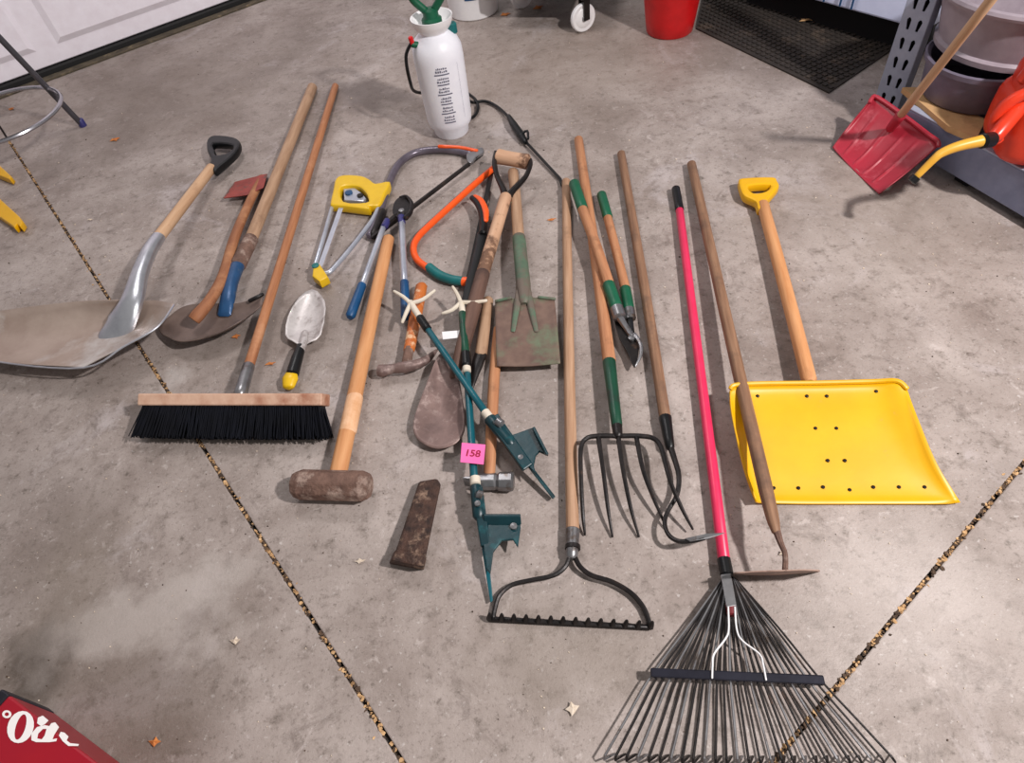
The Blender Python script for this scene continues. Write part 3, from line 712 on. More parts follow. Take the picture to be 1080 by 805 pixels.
# digging fork
t = thing('garden_fork', 'five tined garden fork with honey wood handle and green ferrule', 'fork', (650, 460))
tube('handle', [(610, 146, .018), (628, 270, .026), (643, 384, .036)], [.0165, .017, .0175], M_wood_fork, t, 14, 3)
tube('ferrule', [(642, 379, .036), (651, 452, .046)], [.0178, .0135], M_green, t, 14)
tube('ferrule_end', [(650.5, 448, .046), (652, 462, .048)], [.0135, .011], M_blackmetal, t, 10)
tube('tine', [(652, 460, .048), (630, 460, .048), (618, 463, .048), (612.5, 474, .048), (613, 510, .042), (615, 545, .024), (617, 565, .005)], [.0062, .0062, .006, .0058, .005, .0045, .0025], M_blackmetal, t, 8, 4)
tube('tine', [(652, 460, .048), (675, 460, .048), (690, 463, .048), (698, 474, .05), (706, 505, .058), (719, 536, .04), (731, 559, .02)], [.0062, .0062, .006, .0058, .005, .0045, .0025], M_blackmetal, t, 8, 4)
for pts in ([(631, 461, .048), (636, 495, .044), (641, 535, .028), (646, 567, .005)], [(652, 460, .048), (657, 495, .044), (665, 535, .028), (674, 567, .005)], [(671, 460, .048), (678, 495, .044), (689, 525, .03), (703, 557, .008)]):
    tube('tine', pts, [.006, .0052, .0045, .0025], M_blackmetal, t, 8, 4)

# wooden handled loppers
t = thing('loppers', 'old loppers with wooden arms and dark green grips lying over the fork handle', 'loppers', (650, 310))
a = tube('arm', [(613, 217, .055), (629, 260, .053), (643, 302, .05)], .0165, M_wood_fork, t, 12, 2)
tube('grip', [(605, 192, .056), (615, 222, .055)], .0185, M_greengrip, a, 12)
tube('sleeve', [(641, 298, .05), (651, 327, .046)], .0185, M_greengrip, a, 12)
tube('collar', [(650, 324, .046), (654, 336, .044)], .019, M_steel, a, 12)
a = tube('arm', [(640, 226, .022), (650, 265, .022), (660, 306, .024)], .0145, M_wood_fork, t, 12, 2)
tube('grip', [(634, 204, .022), (641.5, 231, .022)], .0165, M_greengrip, a, 12)
tube('sleeve', [(659, 303, .024), (663.5, 329, .026)], .0165, M_greengrip, a, 12)
tube('collar', [(663, 326, .026), (665, 337, .028)], .0165, M_steel, a, 12)
tube('shank', [(664, 335, .028), (666, 352, .03)], .009, M_black, t, 8)
tube('shank', [(653, 334, .044), (660, 345, .036), (667, 356, .03)], [.011, .009, .008], M_steel, t, 8, 3)
plate('cutting_blade', [[(648, 336), (655, 338), (664, 347), (672, 357), (674, 368), (671, 384), (668, 386), (662, 372), (653, 356)]], .028, .005, M_blackmetal, t, .001, smooth_k=3)
tube('hook', [(668, 352, .034), (675, 362, .034), (676, 374, .032), (670, 387, .028)], [.007, .0065, .005, .002], M_steel, t, 8, 4)
lathe('pivot_bolt', P(666, 358, .03), [(.0001, 0), (.009, 0), (.009, .008), (.0001, .01)], M_steel, t, 10)

# long handled hook hoe
t = thing('draw_hoe', 'long handled hoe with black swan neck, its blade over the red rake handle', 'hoe', (690, 400))
tube('handle', [(655, 161, .016), (680, 305, .02), (702, 444, .024)], [.0145, .015, .0145], M_wood_brown, t, 14, 3)
tube('ferrule', [(701, 438, .024), (707, 474, .026)], [.0165, .011], M_black, t, 12)
tube('neck', [(706, 468, .026), (711, 483, .026), (716, 502, .026), (714, 522, .026), (705, 538, .026), (701, 551, .03), (705, 564, .038), (716, 571, .046), (732, 570, .052), (744, 567, .056)], [.0085, .007, .006, .0055, .005, .005, .005, .0052, .0055, .0055], M_blackmetal, t, 8, 4)
hull8('blade', [(722, 568, .058), (745, 563, .066), (766, 562, .066), (748, 568, .06), (728, 571, .056)], [(722, 568, .055), (745, 563, .062), (766, 562, .062), (748, 569, .056), (728, 572, .053)], M_steel, t, 0)

# leaf rake
t = thing('leaf_rake', 'wire leaf rake with red coated handle and fanned dark tines', 'rake', (768, 612))
tube('handle', [(716, 216, .018), (741, 410, .022), (764, 594, .02)], .0128, M_pinkred, t, 14, 2)
tube('grip', [(712.5, 198, .018), (717, 223, .018)], .0145, M_black, t, 12)
tube('ferrule', [(763, 588, .02), (767, 608, .022)], .0142, M_black, t, 12)
hull8('bracket', [(760, 606, .036), (771, 605, .036), (777, 639, .036), (766, 641, .036)], [(760, 606, .02), (771, 605, .02), (777, 639, .02), (766, 641, .02)], M_steel, t, .002)
tube('stem_end', [(770, 636, .026), (772, 650, .026)], .01, mat('maroon_paint', (110, 28, 34), rough=.5, bump=0), t, 10)
NT = 27; rx_ = (P(900, 798) - P(640, 798)).normalized()
for i in range(NT):
    u = i / (NT - 1)
    hx_ = 762 + 14 * u; bx2 = 688 + 178 * u; by2 = 711 + 7 * u
    ex = 638 + 303 * u; ey = 797 + 3 * math.sin(u * 3.14) + 2 * u
    # order in the hub alternates so that the wires bunch
    pts = [(hx_, 606 + 10 * abs(u - .5), .018), ((hx_ * .5 + bx2 * .5), 662, .021), (bx2, by2, .024), (ex * .55 + bx2 * .45, by2 * .45 + ey * .55, .027), (ex, ey, .03)]
    e_ = V((ex, ey, .03)); d_ = (e_ - V((bx2, by2, .024))).normalized()
    q = cr(pts, 3)[:-1] + [e_, e_ + d_ * .007 - zz * .008 + rx_ * .002, e_ - d_ * .01 - zz * .027 + rx_ * .014]
    vs, fs, uv = tube_geo(q, random.uniform(.0021, .0026), 6, flat=.8)
    mk('tine', vs, fs, M_blackmetal if i % 3 else M_steel, t)
ba_, bb_ = P(686, 710, .032), P(869, 718, .032)
box('spreader_bar', ba_.lerp(bb_, .5), bb_ - ba_, (bb_ - ba_).length, .017, .013, mat('bar_blue_black', (46, 46, 58), (34, 34, 44), rough=.3, metal=.5, bump=.05), t, .003)
for pts in ([(768, 640, .036), (768.5, 664, .038), (765, 674, .039), (753, 690, .041), (751.5, 702, .042), (751, 716, .041)], [(775, 640, .036), (777, 664, .038), (783, 676, .039), (801, 690, .041), (805, 702, .042), (808, 718, .041)]):
    tube('brace_wire', pts, .0019, M_white, t, 6, 4)

# long hoe leaning over the snow shovel
t = thing('garden_hoe', 'old hoe with long brown handle resting over the yellow snow shovel', 'hoe', (815, 606))
tube('handle', [(729, 172, .018), (768, 345, .055), (808, 518, .088), (819, 563, .094)], [.0155, .016, .0155, .009], M_wood_brown, t, 14, 4)
tube('neck', [(817, 554, .092), (823, 572, .095), (828, 585, .095), (828, 603, .085)], [.0095, .0065, .0055, .006], M_rust, t, 8, 4)
tc_ = [(775, 605, .085), (800, 603.5, .088), (828, 602.5, .09), (848, 602, .088), (863, 602.5, .08)]
bc_ = [(774, 606.5, .001), (820, 607, .001), (864, 603.5, .001)]
coons('blade', tc_, bc_, [tc_[0], (773.5, 606, .04), bc_[0]], [tc_[-1], (865, 603, .04), bc_[-1]], mat('pale_rust', (168, 140, 126), (140, 112, 100), (120, 96, 84), rough=.7, scale=30, s3=20), t, 12, 8, 0, .0025)

# yellow snow shovel
t = thing('snow_shovel', 'bright yellow snow shovel with wooden handle and wide blade', 'shovel', (880, 470))
plate('grip', [[(779, 190), (784, 187), (815, 186), (820, 190), (822, 196), (815, 205), (811, 210), (812, 217), (800, 220), (797, 212), (785, 206), (781, 199)], [(790, 196), (812, 194.5), (808, 201), (795, 203)]], .042, .03, M_yellow, t, .008, smooth_k=3)
tube('handle', [(804, 214, .03), (830, 310, .038), (854, 404, .046)], .0185, M_wood_sledge, t, 14, 3)
coons('blade', [(769, 414, .07), (774, 407, .078), (800, 405.5, .066), (860, 404.5, .062), (920, 403, .066), (946, 402.5, .078), (957, 411, .07)], [(799, 529, .03), (803, 530, .014), (850, 531, .008), (905, 531, .008), (960, 531, .008), (1000, 531, .01), (1013, 530, .014)],
      [(769, 414, .07), (775, 447, .066), (786, 492, .05), (799, 529, .03)], [(957, 411, .07), (969, 445, .062), (988, 490, .04), (1013, 530, .014)], M_yellow, t, 48, 24, 0, .004,
      bx=lambda u, v: -.018 * (1 - abs(2 * u - 1) ** 14) * (v * (1 - v) * 4) ** .5)
tube('rolled_edge', [(770, 411, .073), (775, 406.5, .078), (800, 404.8, .068), (860, 404, .064), (920, 402.5, .068), (946, 402, .078), (957.5, 411, .072)], .006, M_yellow, t, 8, 4)
SHB = [o for o in t.children if o.name.startswith('blade')][0]
# bolts sit on the blade: height read from the nearest blade vertex
bp_ = [v.co + ORG[SHB.name] for v in SHB.data.vertices]
for px in ((851, 418), (872, 418), (860, 452), (882, 452), (873, 486), (891, 486), (816, 515), (842, 515), (868, 514), (896, 517), (921, 514), (948, 514), (975, 514), (799, 418), (924, 413)):
    best = None
    for z_ in [i * .002 for i in range(-5, 50)]:
        q = P(px[0], px[1], z_); nv_ = min(bp_, key=lambda p: (p.x - q.x) ** 2 + (p.y - q.y) ** 2)
        if best is None or abs(nv_.z - z_) < best[0]: best = (abs(nv_.z - z_), q)
    lathe('rivet', best[1] - zz * .002, [(.0001, 0), (.0042, 0), (.0042, .004), (.0022, .0055), (.0001, .0055)], M_blackmetal, t, 10)

# ------------------------------------------------------------------ pressure sprayer
SB = P(477, 139)
tocam = Vector((-SB.x, -SB.y, 0)).normalized(); sid = Vector((-tocam.y, tocam.x, 0))
t = thing('garden_sprayer', 'white pump sprayer tank with green handle and black hose', 'sprayer', SB)
lathe('tank', SB, [(.001, .002), (.062, .0), (.068, .008), (.07, .03), (.084, .05), (.088, .07), (.09, .18), (.092, .30), (.09, .335), (.078, .365), (.06, .382), (.05, .388), (.048, .40), (.001, .40)], M_tank, t, 40)
f_ = lathe('funnel', SB, [(.046, .385), (.05, .392), (.066, .41), (.073, .425), (.075, .44), (.071, .44), (.058, .42), (.04, .408), (.001, .408)], M_white, t, 36)
lathe('pump_cap', SB, [(.001, .40), (.036, .405), (.036, .432), (.028, .438), (.026, .46), (.018, .466), (.001, .466)], M_greengrip, t, 24)
h0 = SB + zz * .455
hl = [h0 + sid * x + zz * z_ for x, z_ in ((-.012, 0), (-.05, .045), (-.06, .085), (-.045, .12), (0, .13), (.045, .12), (.06, .085), (.05, .045), (.012, 0))]
tube('pump_handle', hl, .0135, M_greengrip, t, 10, 4)
# strap lug and hose fitting
va = SB + sid * -.07 + tocam * .03 + zz * .36
tube('hose_fitting', [va - sid * -.02, va + sid * -.018 + zz * .01], .011, M_greengrip, t, 10)
tube('valve', [va + zz * .008 - sid * .012, va + zz * .036 - sid * .016], .009, M_red, t, 10)
lathe('cap_lug', SB + sid * .066 + zz * .37 - tocam * .01, [(.001, 0), (.018, 0), (.018, .03), (.014, .034), (.001, .034)], M_tealgrip, t, 14)
# graduations
def arc(z0, z1, a0, a1, r_, n=6):
    vs, fs = [], []
    for i in range(n + 1):
        a = a0 + (a1 - a0) * i / n
        d_ = tocam * math.cos(a) + sid * math.sin(a)
        for z_ in (z0, z1): vs.append(SB + d_ * r_(z_) + zz * z_)
    for i in range(n): fs.append((2 * i, 2 * i + 2, 2 * i + 3, 2 * i + 1))
    return vs, fs
rr_ = lambda z_: .0898 + (z_ - .18) * .0167 + .0012
for k in range(6):
    z_ = .085 + k * .037; w_ = .3 if k % 2 else .24
    g = [arc(z_, z_ + .0045, -w_, w_, rr_)]
    for row in range(2):
        x_ = -.24 + .04 * row
        while x_ < .2:
            d_ = random.uniform(.03, .07); zr = z_ + .01 + row * .011
            g.append(arc(zr, zr + random.uniform(.004, .008), x_, x_ + d_, rr_, 2)); x_ += d_ + .025
    joined('scale_mark', g, M_greyink, t, smooth=False)
joined('seam', [arc(.09, .3, .72, .727, rr_, 1)], M_greyink, t, smooth=False)
hp = [va + sid * -.012 + zz * .02, va + sid * -.045 - zz * .03, va + sid * -.05 - zz * .12, SB + sid * -.11 - tocam * .05 + zz * .16, SB + sid * -.03 - tocam * .13 + zz * .1,
      SB + sid * .09 - tocam * .12 + zz * .05, V((500, 108, .02)), V((512, 107, .012)), V((525, 113, .012)), V((539, 126, .02))]
tube('hose', hp, .0062, M_black, t, 8, 6)
tube('hose_loop', [V((490, 96, .03)), V((502, 106, .02)), V((504, 116, .012)), V((498, 124, .01)), V((489, 122, .01))], .0062, M_black, t, 8, 5)
tube('wand_handle', [(536, 122, .022), (542, 132, .025), (549, 142, .022), (555, 151, .018)], [.009, .015, .016, .01], M_black, t, 10, 4)
tube('trigger', [(548, 143, .03), (556, 138, .036), (557, 147, .03)], .005, M_black, t, 8, 3)
tube('wand', [(554, 149, .018), (591, 189, .012), (593, 196, .012)], .0055, M_black, t, 8)

# ------------------------------------------------------------------ things along the back
b0 = P(500, 12)
t = thing('white_bucket', 'white plastic bucket standing behind the sprayer', 'bucket', b0)
lathe('body', b0, [(.001, .001), (.118, 0), (.124, .006), (.128, .06), (.142, .30), (.146, .31), (.146, .33), (.142, .33), (.138, .3), (.122, .015), (.001, .012)], M_white, t, 40, cap=False)
def warc(c, z0, z1, a0, a1, r_):
    d0_ = Vector((-c.x, -c.y, 0)).normalized(); s0_ = Vector((-d0_.y, d0_.x, 0)); vs, fs = [], []
    for i in range(9):
        a = a0 + (a1 - a0) * i / 8; d_ = d0_ * math.cos(a) + s0_ * math.sin(a)
        vs += [c + d_ * r_ + zz * z0, c + d_ * (r_ + (z1 - z0) * .058) + zz * z1]
    for i in range(8): fs.append((2 * i, 2 * i + 2, 2 * i + 3, 2 * i + 1))
    return vs, fs
joined('printed_band', [warc(b0, .10, .15, -.3, .3, .1335)], M_bluepaint, t)

c0 = P(615, 33)
t = thing('rolling_cart', 'dark rolling cart on white caster wheels at the top of the picture', 'cart', c0)
wx = (P(640, 12) - P(600, 12)).normalized(); wy = Vector((-wx.y, wx.x, 0))
wd = (wx * .75 + wy * .66).normalized(); wa = Vector((-wd.y, wd.x, 0))   # wheel rolls along wd, axle wa
def caster(c, name='caster'):
    o = lathe(name, c + zz * .062 - wa * .014, [(.012, 0), (.04, 0), (.044, .003), (.058, .002), (.062, .007), (.062, .021), (.058, .026), (.044, .025), (.04, .028), (.012, .028)], M_white, t, 28, axis=wa)
    lathe('hub', c + zz * .062 - wa * .022, [(.001, 0), (.012, 0), (.014, .02), (.014, .024), (.012, .044), (.001, .044)], M_steel, o, 14, axis=wa)
    for s_ in (-1, 1):
        box('fork', c + wa * (.024 * s_) + zz * .1 + wd * .008, wd, .03, .004, .09, M_blackmetal, o, .001)
    box('fork_plate', c + zz * .146 + wd * .02, wd, .075, .055, .006, M_blackmetal, o, .001)
caster(c0); caster(c0 + wy * .62); caster(c0 - wx * .36 + wy * .26); caster(c0 - wx * .36 + wy * .62)
cc = c0 - wx * .18 + wy * .34 + zz * .19
box('deck', cc, wx, .46, .7, .08, M_stool, t, .01)
b0 = P(706, 32)
t = thing('red_bucket', 'red plastic bucket standing beside the black mat', 'bucket', b0)
lathe('body', b0, [(.001, .001), (.098, 0), (.104, .006), (.112, .06), (.142, .30), (.148, .31), (.148, .33), (.143, .33), (.136, .29), (.1, .014), (.001, .012)], M_red, t, 40, cap=False)

# rubber mat: a sheet with rows of raised studs
mq = [P(734, 31), P(874, 99), P(960, 40), P(860, -60), P(750, -60)]
t = thing('rubber_mat', 'black studded rubber mat between the red bucket and the steel post', 'mat', P(820, 40))
vs = [p + zz * .007 for p in mq] + [p + zz * .001 for p in mq]; n = 5
mk('sheet', vs, [tuple(range(n)), tuple(range(n, 2 * n))] + [(i, (i + 1) % n, n + (i + 1) % n, n + i) for i in range(n)], M_rubber, t, smooth=False)
mu = (mq[1] - mq[0]).normalized(); mv = Vector((-mu.y, mu.x, 0))
def inside(p):
    k = 0
    for i in range(5):
        a, b = mq[i], mq[(i + 1) % 5]
        cz = (b.x - a.x) * (p.y - a.y) - (b.y - a.y) * (p.x - a.x)
        k += 1 if cz > .012 * (b - a).length else 0
    return k == 5
g = []
for i in range(-14, 44):
    for j in range(0, 40):
        p = mq[0] + mu * (i * .028) + mv * (j * .028)
        if inside(p): g.append(box_geo(p + zz * .009, mu, mv, zz, .017, .017, .006))
o = joined('studs', g, M_rubber, t, smooth=False); o['kind'] = 'stuff'

# pale appliance
a0, a1 = P(845, -2, .13), P(975, 34, .13); ax_ = (a1 - a0).normalized(); ay_ = Vector((-ax_.y, ax_.x, 0))
ac = a0.lerp(a1, .5) + ay_ * .31 + ax_ * .0
AL = .9
t = thing('appliance', 'pale blue enamelled appliance standing behind the rubber mat', 'appliance', Vector((ac.x, ac.y, 0)))
e0 = a1 - ax_ * AL
box('cabinet', e0.lerp(a1, .5) + ay_ * .31 + zz * .42, ax_, AL, .6, .84, M_capp, t, .008)
box('plinth', e0.lerp(a1, .5) + ay_ * .34 + zz * -.065, ax_, AL * .94, .5, .13, M_dark, t, .004)
for k_ in (868, 885, 897):
    p = P(k_, (k_ - 845) * .277 - 2, .13); u_ = (p - a0).dot(ax_)
    box('groove', a0 + ax_ * u_ - ay_ * .001 + zz * .41, ax_, .007, .006, .80, M_bluepaint, t, .0005)

# slotted steel post
pb = P(917, 122); pt_dir = (P(946, 118) - P(910, 105)); pt_dir.z = 0; pt_dir.normalize(); pnn = Vector((pt_dir.y, -pt_dir.x, 0))
t = thing('steel_post', 'slotted grey steel shelving post behind the red shovel', 'post', pb)
def vplate(name, outlines, org, xd, th, m_, root):
    cu = bpy.data.curves.new(name, 'CURVE'); cu.dimensions = '2D'; cu.fill_mode = 'BOTH'; cu.extrude = th / 2
    for ol in outlines:
        s = cu.splines.new('POLY'); s.points.add(len(ol) - 1); s.use_cyclic_u = True
        for i, p in enumerate(ol): s.points[i].co = (p[0], p[1], 0, 1)
    ob = bpy.data.objects.new('tmp', cu); COL.objects.link(ob)
    me = bpy.data.meshes.new_from_object(ob.evaluated_get(bpy.context.evaluated_depsgraph_get())); bpy.data.objects.remove(ob); bpy.data.curves.remove(cu)
    M = Matrix.Identity(4); n_ = xd.cross(zz)
    for i in range(3): M[i][0] = xd[i]; M[i][1] = zz[i]; M[i][2] = n_[i]; M[i][3] = org[i]
    me.transform(M); me.materials.clear(); me.name = name
    return link(name, me, m_, root, smooth=False)
PW = .088; PH = 1.2
ol = [[(0, 0), (PW, 0), (PW, PH), (0, PH)]]
for k in range(18):
    z_ = .06 + k * .063
    for x_, s_ in ((PW * .3, 1), (PW * .72, -1)):
        ol.append([(x_ - .004 + s_ * .003, z_), (x_ + .004 + s_ * .003, z_), (x_ + .0075, z_ + .03), (x_ + .003, z_ + .037), (x_ - .003, z_ + .037), (x_ - .0075, z_ + .03)])
vplate('slotted_face', ol, pb, pt_dir, .003, M_post, t)
box('side_flange', pb + zz * (PH / 2) - pnn * .02 + pt_dir * PW, pt_dir, .003, .04, PH, M_post, t, 0)
box('side_flange', pb + zz * (PH / 2) - pnn * .02, pt_dir, .003, .04, PH, M_post, t, 0)
box('back_web', pb + zz * (PH / 2) - pnn * .045 + pt_dir * PW / 2, pt_dir, PW, .003, PH, M_dark, t, 0)

# low steel shelf
ZS = .15
s0, s1 = P(955, 113, ZS), P(1120, 203, ZS); sx_ = (s1 - s0).normalized(); sy_ = Vector((-sx_.y, sx_.x, 0)); SL = (s1 - s0).length + .5
sc_ = s0 + sx_ * (SL / 2)
t = thing('steel_shelf', 'low blue grey steel shelf along the right edge', 'shelf', Vector((sc_.x, sc_.y, 0)))
box('front_beam', sc_ + sy_ * .015 - zz * .06, sx_, SL, .03, .118, M_beam, t, .004)
box('beam_lip', sc_ + sy_ * .012 + zz * .002, sx_, SL, .026, .006, M_post, t, .002)
box('deck', sc_ + sy_ * .36 - zz * .012, sx_, SL, .66, .018, M_bin, t, .002)
for k in (.25, .97):
    box('leg', s0 + sx_ * (SL * k) + sy_ * .05 - zz * .085, sx_, .05, .04, .13, M_dark, t, .002)
    box('leg', s0 + sx_ * (SL * k) + sy_ * .66 - zz * .085, sx_, .05, .04, .13, M_dark, t, .002)

# cardboard on the shelf
cq = [P(x, y, ZS + .02) for x, y in ((952, 92), (972, 92), (1040, 126), (1030, 146), (1000, 133))]
vs = [p.copy() for p in cq] + [p - zz * .018 for p in cq]
t = mk('cardboard_sheet', vs, [tuple(range(5)), tuple(range(5, 10))] + [(i, (i + 1) % 5, 5 + (i + 1) % 5, 5 + i) for i in range(5)], M_card, None, loc=P(1000, 120, ZS), smooth=False)
tag(t, 'tan cardboard scrap on the low shelf under the grey bin', 'cardboard')

# nested bins
g0 = P(1024, 97, ZS + .022)
t = thing('grey_bin', 'dark grey round bin on the shelf beneath the light grey tub', 'bin', g0)
lathe('body', g0, [(.001, .002), (.145, 0), (.152, .008), (.162, .10), (.172, .105), (.174, .12), (.168, .124), (.156, .115), (.14, .02), (.001, .015)], M_bin, t, 44, cap=False)
g1 = g0 + Vector((.085, .035, .126))
t = thing('grey_tub', 'large light grey plastic tub with rolled rim at the upper right', 'tub', g1)
lathe('body', g1, [(.001, .001), (.2, 0), (.214, .006), (.216, .022), (.207, .03), (.212, .05), (.238, .165), (.246, .17), (.234, .172), (.2, .05), (.19, .02), (.001, .015)], M_tub, t, 48, cap=False)
rim = [g1 + Vector((math.cos(a) * .245, math.sin(a) * .245, .168)) for a in [2 * math.pi * i / 48 for i in range(48)]]
vs, fs, uv = tube_geo(rim, .012, 8, closed=True); mk('rim', vs, fs, M_tub, t)

# small red snow shovel leaning against the tub
t = thing('snow_shovel', 'faded red small snow shovel leaning with its blade on the floor', 'shovel', (903, 178))
coons('blade', [(917, 108, .125), (925, 103, .135), (952, 122, .125), (980, 143, .135), (989, 154, .125)], [(878, 155, .01), (903, 181, .004), (927, 204, .01)],
      [(917, 108, .125), (897, 131, .06), (878, 155, .01)], [(989, 154, .125), (958, 180, .06), (927, 204, .01)], M_redshovel, t, 64, 16, -.025, .004,
      bx=lambda u, v: .02 * max(0, math.cos(u * 2 * math.pi * 5) - .72) * (1 if .15 < v < .9 and .08 < u < .92 else 0))
tube('rim', [(917, 109, .125), (919.5, 104, .134), (925, 102.5, .137), (952, 121, .128), (980, 142.5, .137), (989, 149, .134), (990, 155, .125)], .007, M_redshovel, t, 8, 3)
hA, hB = P(938, 137, .085), P(1056, -14, .66)
tube('socket', [hA, hA.lerp(hB, .15)], [.014, .017], M_redshovel, t, 12)
tube('handle', [hA.lerp(hB, .10), hB], .0125, M_wood_pale, t, 12)

# fuel can
k0 = P(1098, 158, ZS + .004)
t = thing('fuel_can', 'orange red plastic fuel can with yellow spout on the shelf', 'fuel can', k0)
def superell(c, xd, a, b, h, e=.45, n=28, mrows=14):
    yd = zz.cross(xd).normalized(); vs, fs = [], []
    f = lambda v_, p_: math.copysign(abs(v_) ** p_, v_)
    for i in range(mrows + 1):
        ph = -math.pi / 2 + math.pi * i / mrows
        for j in range(n):
            th = 2 * math.pi * j / n
            vs.append(c + xd * (a * f(math.cos(ph), e) * f(math.cos(th), e)) + yd * (b * f(math.cos(ph), e) * f(math.sin(th), e)) + zz * (h * f(math.sin(ph), e)))
    for i in range(mrows):
        for j in range(n): fs.append((i * n + j, i * n + (j + 1) % n, (i + 1) * n + (j + 1) % n, (i + 1) * n + j))
    return vs, fs
kx = (P(1060, 150, .2) - P(1100, 150, .2)); kx.z = 0; kx.normalize()
mk('body', *superell(k0 + zz * .1, kx, .16, .125, .1), M_redcan, t)
mk('shoulder', *superell(k0 + zz * .2 + kx * .075, kx, .07, .1, .075, .6), M_redcan, t)
tube('carry_handle', [k0 + kx * .13 + zz * .2, k0 + kx * .10 + zz * .29, k0 + kx * .02 + zz * .325, k0 - kx * .08 + zz * .30, k0 - kx * .13 + zz * .2], [.03, .03, .024, .024, .03], M_redcan, t, 12, 5)
cA = k0 + kx * .15 + zz * .15
sA = P(1030, 148, .30); 
tube('collar', [P(1047, 147, .29), P(1035, 149, .30)], [.02, .02], M_black, t, 16)
tube('neck', [k0 + kx * .09 + zz * .22, P(1047, 147, .29)], [.022, .02], M_redcan, t, 16)
tube('side_grip', [P(1052, 150, .24), P(1049, 132, .29), P(1056, 116, .33), P(1070, 104, .36), P(1090, 96, .38)], [.016, .017, .017, .016, .016], M_redcan, t, 12, 5)
tube('spout', [P(1038, 148, .30), P(1012, 154, .29), P(994, 161, .275), P(985, 168, .26), P(965, 188, .21)], [.0155, .0135, .012, .0105, .009], M_yelspout, t, 14, 4)
tube('spout_tip', [P(967, 186, .214), P(961, 192, .20)], .0135, M_black, t, 12)

# stool at the left edge
f0 = P(88, 133); mid_ = P(50, 93, .2); top_ = f0 + (mid_ - f0) * (.72 / .2)
t = thing('bar_stool', 'grey metal stool leg with curved chrome foot ring by the garage door', 'stool', f0)
hv_ = Vector((top_.x - f0.x, top_.y - f0.y, 0)); ctr = f0 + hv_.normalized() * (hv_.length + .12)
rad = (Vector((mid_.x, mid_.y, 0)) - ctr).length
ring = [ctr + Vector((math.cos(a) * rad, math.sin(a) * rad, .2)) for a in [2 * math.pi * i / 56 for i in range(56)]]
vs, fs, uv = tube_geo(ring, .0085, 8, closed=True); mk('foot_ring', vs, fs, M_chrome, t)
for k in (0, 100, 150):
    Rm = Matrix.Rotation(R_(k), 3, 'Z')
    q0 = ctr + Rm @ (f0 - ctr); q1 = ctr + Rm @ (top_ - ctr)
    tube('leg', [q0, q1], .0125, M_stool, t, 12)
    lathe('foot_cap', q0, [(.001, 0), (.016, 0), (.016, .03), (.013, .034), (.001, .034)], M_purple, t, 14)
lathe('seat', ctr + zz * .715, [(.001, 0), (.15, 0), (.16, .01), (.16, .035), (.145, .05), (.001, .055)], M_stool, t, 32)

# yellow feet at the left edge
for q, lab in (([(-14, 168), (-2, 173), (12, 186), (10, 189), (5, 187), (-10, 181)], 'short yellow plastic bar end at the left edge, the upper one'),
               ([(-16, 201), (-3, 207), (20, 228), (24, 234), (21, 239), (18, 236), (15, 240), (12, 237), (-10, 222)], 'yellow plastic bar with notched tip at the left edge, the lower one')):
    o = plate('yellow_bar', [q], .03, .028, M_yellow, None, .004, loc=P(q[0][0] + 8, q[0][1] + 8))
    tag(o, lab, 'plastic bar', 'yellow bars at the left edge')

# red drinks carton with white script
ZB = .14
t = thing('drinks_carton', 'red drinks carton with white script lettering in the lower left corner', 'carton', P(20, 800))
k1, k2 = P(9, 733, ZB), P(118, 817, ZB); ex_ = (k2 - k1).normalized(); ey_ = Vector((ex_.y, -ex_.x, 0))
if (P(0, 800, ZB) - k1).dot(ey_) < 0: ey_ = -ey_
CL = .40; CW = .088
cc = k1 + ex_ * (CL / 2) + ey_ * (CW / 2)
box('body', cc - zz * (ZB / 2), ex_, CL, CW, ZB - .002, M_boxred, t, .004)
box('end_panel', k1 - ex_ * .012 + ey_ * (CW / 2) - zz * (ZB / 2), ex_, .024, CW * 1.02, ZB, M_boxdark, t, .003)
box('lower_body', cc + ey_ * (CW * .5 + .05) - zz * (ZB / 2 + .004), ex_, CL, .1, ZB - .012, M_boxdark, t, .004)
def ell(cx, cy, rx, ry, rot=0, n=20):
    return [(cx + rx * math.cos(a) * math.cos(rot) - ry * math.sin(a) * math.sin(rot), cy + rx * math.cos(a) * math.sin(rot) + ry * math.sin(a) * math.cos(rot)) for a in [2 * math.pi * i / n for i in range(n)]]
zt = ZB + .0008
Mw = mat('white_print', (244, 240, 238), rough=.5, bump=0)
plate('lettering', [ell(21.5, 767, 13.5, 17.5, .38), ell(21.5, 767, 5.2, 14, .3)], zt, .001, Mw, t, .0002)
plate('lettering', [ell(7, 753.5, 4.8, 4.2), ell(7, 753.5, 2.4, 2)], zt, .001, Mw, t, .0002)
plate('lettering', [[(33, 781), (33, 774), (39, 767), (47, 765), (52, 766), (54, 763), (58, 762), (62, 767), (57, 775), (55, 780), (60, 779), (59, 782), (52, 783), (38, 783)], [(39, 779), (40, 774), (45, 769), (49, 769), (47, 776), (44, 780)]], zt, .001, Mw, t, .0002)
plate('lettering', [[(39, 763), (40, 757), (45, 755), (51, 760), (47, 764), (43, 766)]], zt, .001, Mw, t, .0002)
plate('lettering', [[(62, 776), (64, 772), (68, 773), (72, 777), (70, 781), (74, 784), (83, 785), (82, 787), (72, 787), (66, 782)]], zt, .001, Mw, t, .0002)

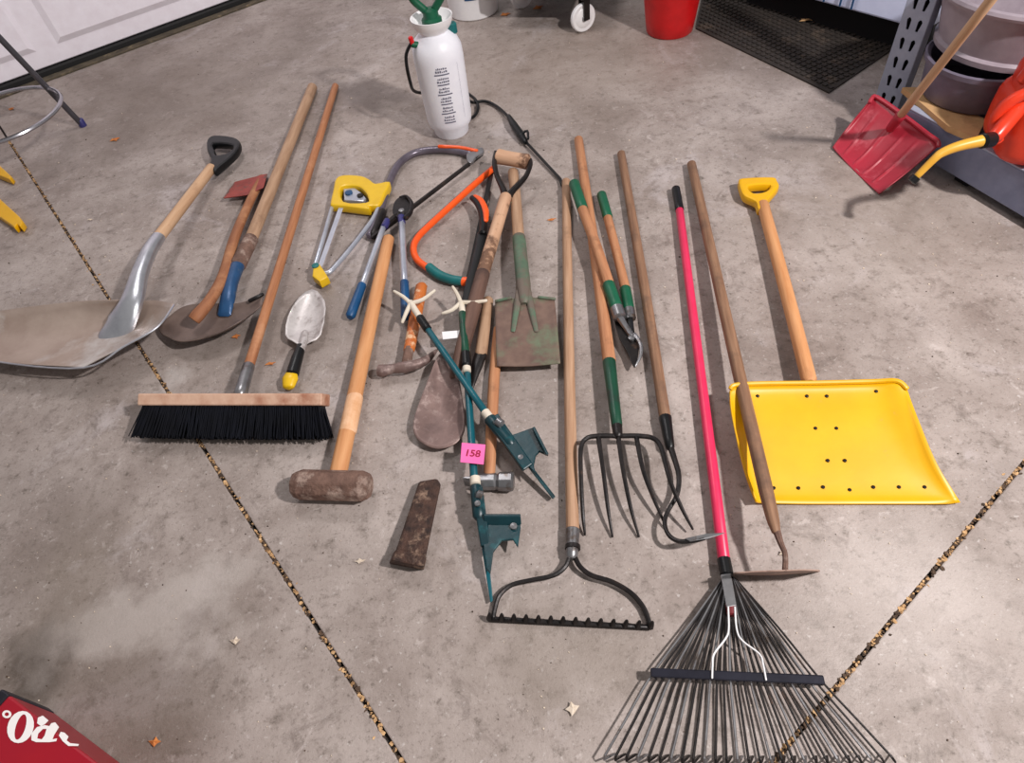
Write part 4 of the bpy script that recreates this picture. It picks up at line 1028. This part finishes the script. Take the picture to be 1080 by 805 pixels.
# ------------------------------------------------------------------ small litter on the floor
def leaf(px, py, r, label, name='dry_leaf', m_=None, n=9, group='scraps on the concrete', el=.7, z0=0):
    c = P(px, py, .004 + z0); vs = [c + zz * .005]; 
    a0 = random.random() * 6
    for i in range(n):
        a = a0 + 2 * math.pi * i / n; rr2 = r * (1.1 if i % 2 else .62)
        vs.append(c + Vector((math.cos(a) * rr2, math.sin(a) * rr2 * el, random.uniform(-.001, .004))))
    o = mk(name, vs, [(0, i + 1, (i + 1) % n + 1) for i in range(n)], m_ or M_leaf, None, loc=P(px, py, z0), solid=.0012, smooth=False)
    tag(o, label, 'leaf' if name == 'dry_leaf' else 'scrap', group)
leaf(121, 147, .022, 'orange dry leaf scrap on bare concrete below the garage door')
leaf(533, 15, .026, 'yellow dry leaf on the floor beside the white bucket')
leaf(567, 8, .03, 'brown dry leaf on the floor in front of the rolling cart')
leaf(12, 115, .016, 'orange leaf scrap inside the stool ring near the garage door')
leaf(249, 355, .013, 'orange leaf scrap just below the round point shovel blade')
leaf(285, 384, .017, 'orange wood sliver between the broom handle and the trowel', 'wood_sliver', el=.35)
leaf(582, 232, .016, 'tan sliver beside the top of the bow rake handle', 'wood_sliver', el=.3)
leaf(163, 783, .012, 'orange scrap on the floor near the red carton', 'leaf_scrap')
leaf(604, 748, .013, 'white paper scrap lying left of the leaf rake', 'paper_scrap', M_chip, el=.9)
leaf(248, 676, .012, 'white paper chip on the floor right of the dark stain', 'paper_scrap', M_chip)
leaf(380, 592, .013, 'cream wood chip left of the splitting wedge', 'wood_chip', M_chip, el=.4)
leaf(826, 584, .009, 'white chip on the floor between hoe handle and joint', 'paper_scrap', M_chip)
leaf(1035, 197, .02, 'pale stone chip on the floor under the shelf beam', 'stone_chip', M_chip, el=.4)
leaf(850, 21, .03, 'tan leaf lying on the black rubber mat', 'dry_leaf', M_card, el=.6, z0=.0125, group='scraps on the mat')
leaf(580, 342, .012, 'yellow green leaf bit by the bow rake handle', 'dry_leaf')
leaf(95, 232, .012, 'pale chip lying between the left joint and scoop shovel grip', 'stone_chip', M_chip, el=.4)
vs, fs, mi = [], [], []
for i in range(620):
    x = random.uniform(0, 1080); y = random.uniform(30, 800)
    g = flake(P(x, y, .001), random.choice((.0012, .0016, .002, .0028)) * (1.2 if y < 300 else .7), .002, 5, .2); o = len(vs)
    vs += g[0]; fs += [tuple(k + o for k in f) for f in g[1]]; mi += [1 if i % 3 == 0 else 0] * len(g[1])
o = mk('floor_grit', vs, fs, M_chip, None, loc=(0, 1, 0), smooth=False); o.data.materials.append(M_straw2)
o.data.polygons.foreach_set('material_index', mi)
tag(o, 'tiny pale and dark grit scattered over the concrete floor', 'grit', kind='stuff')
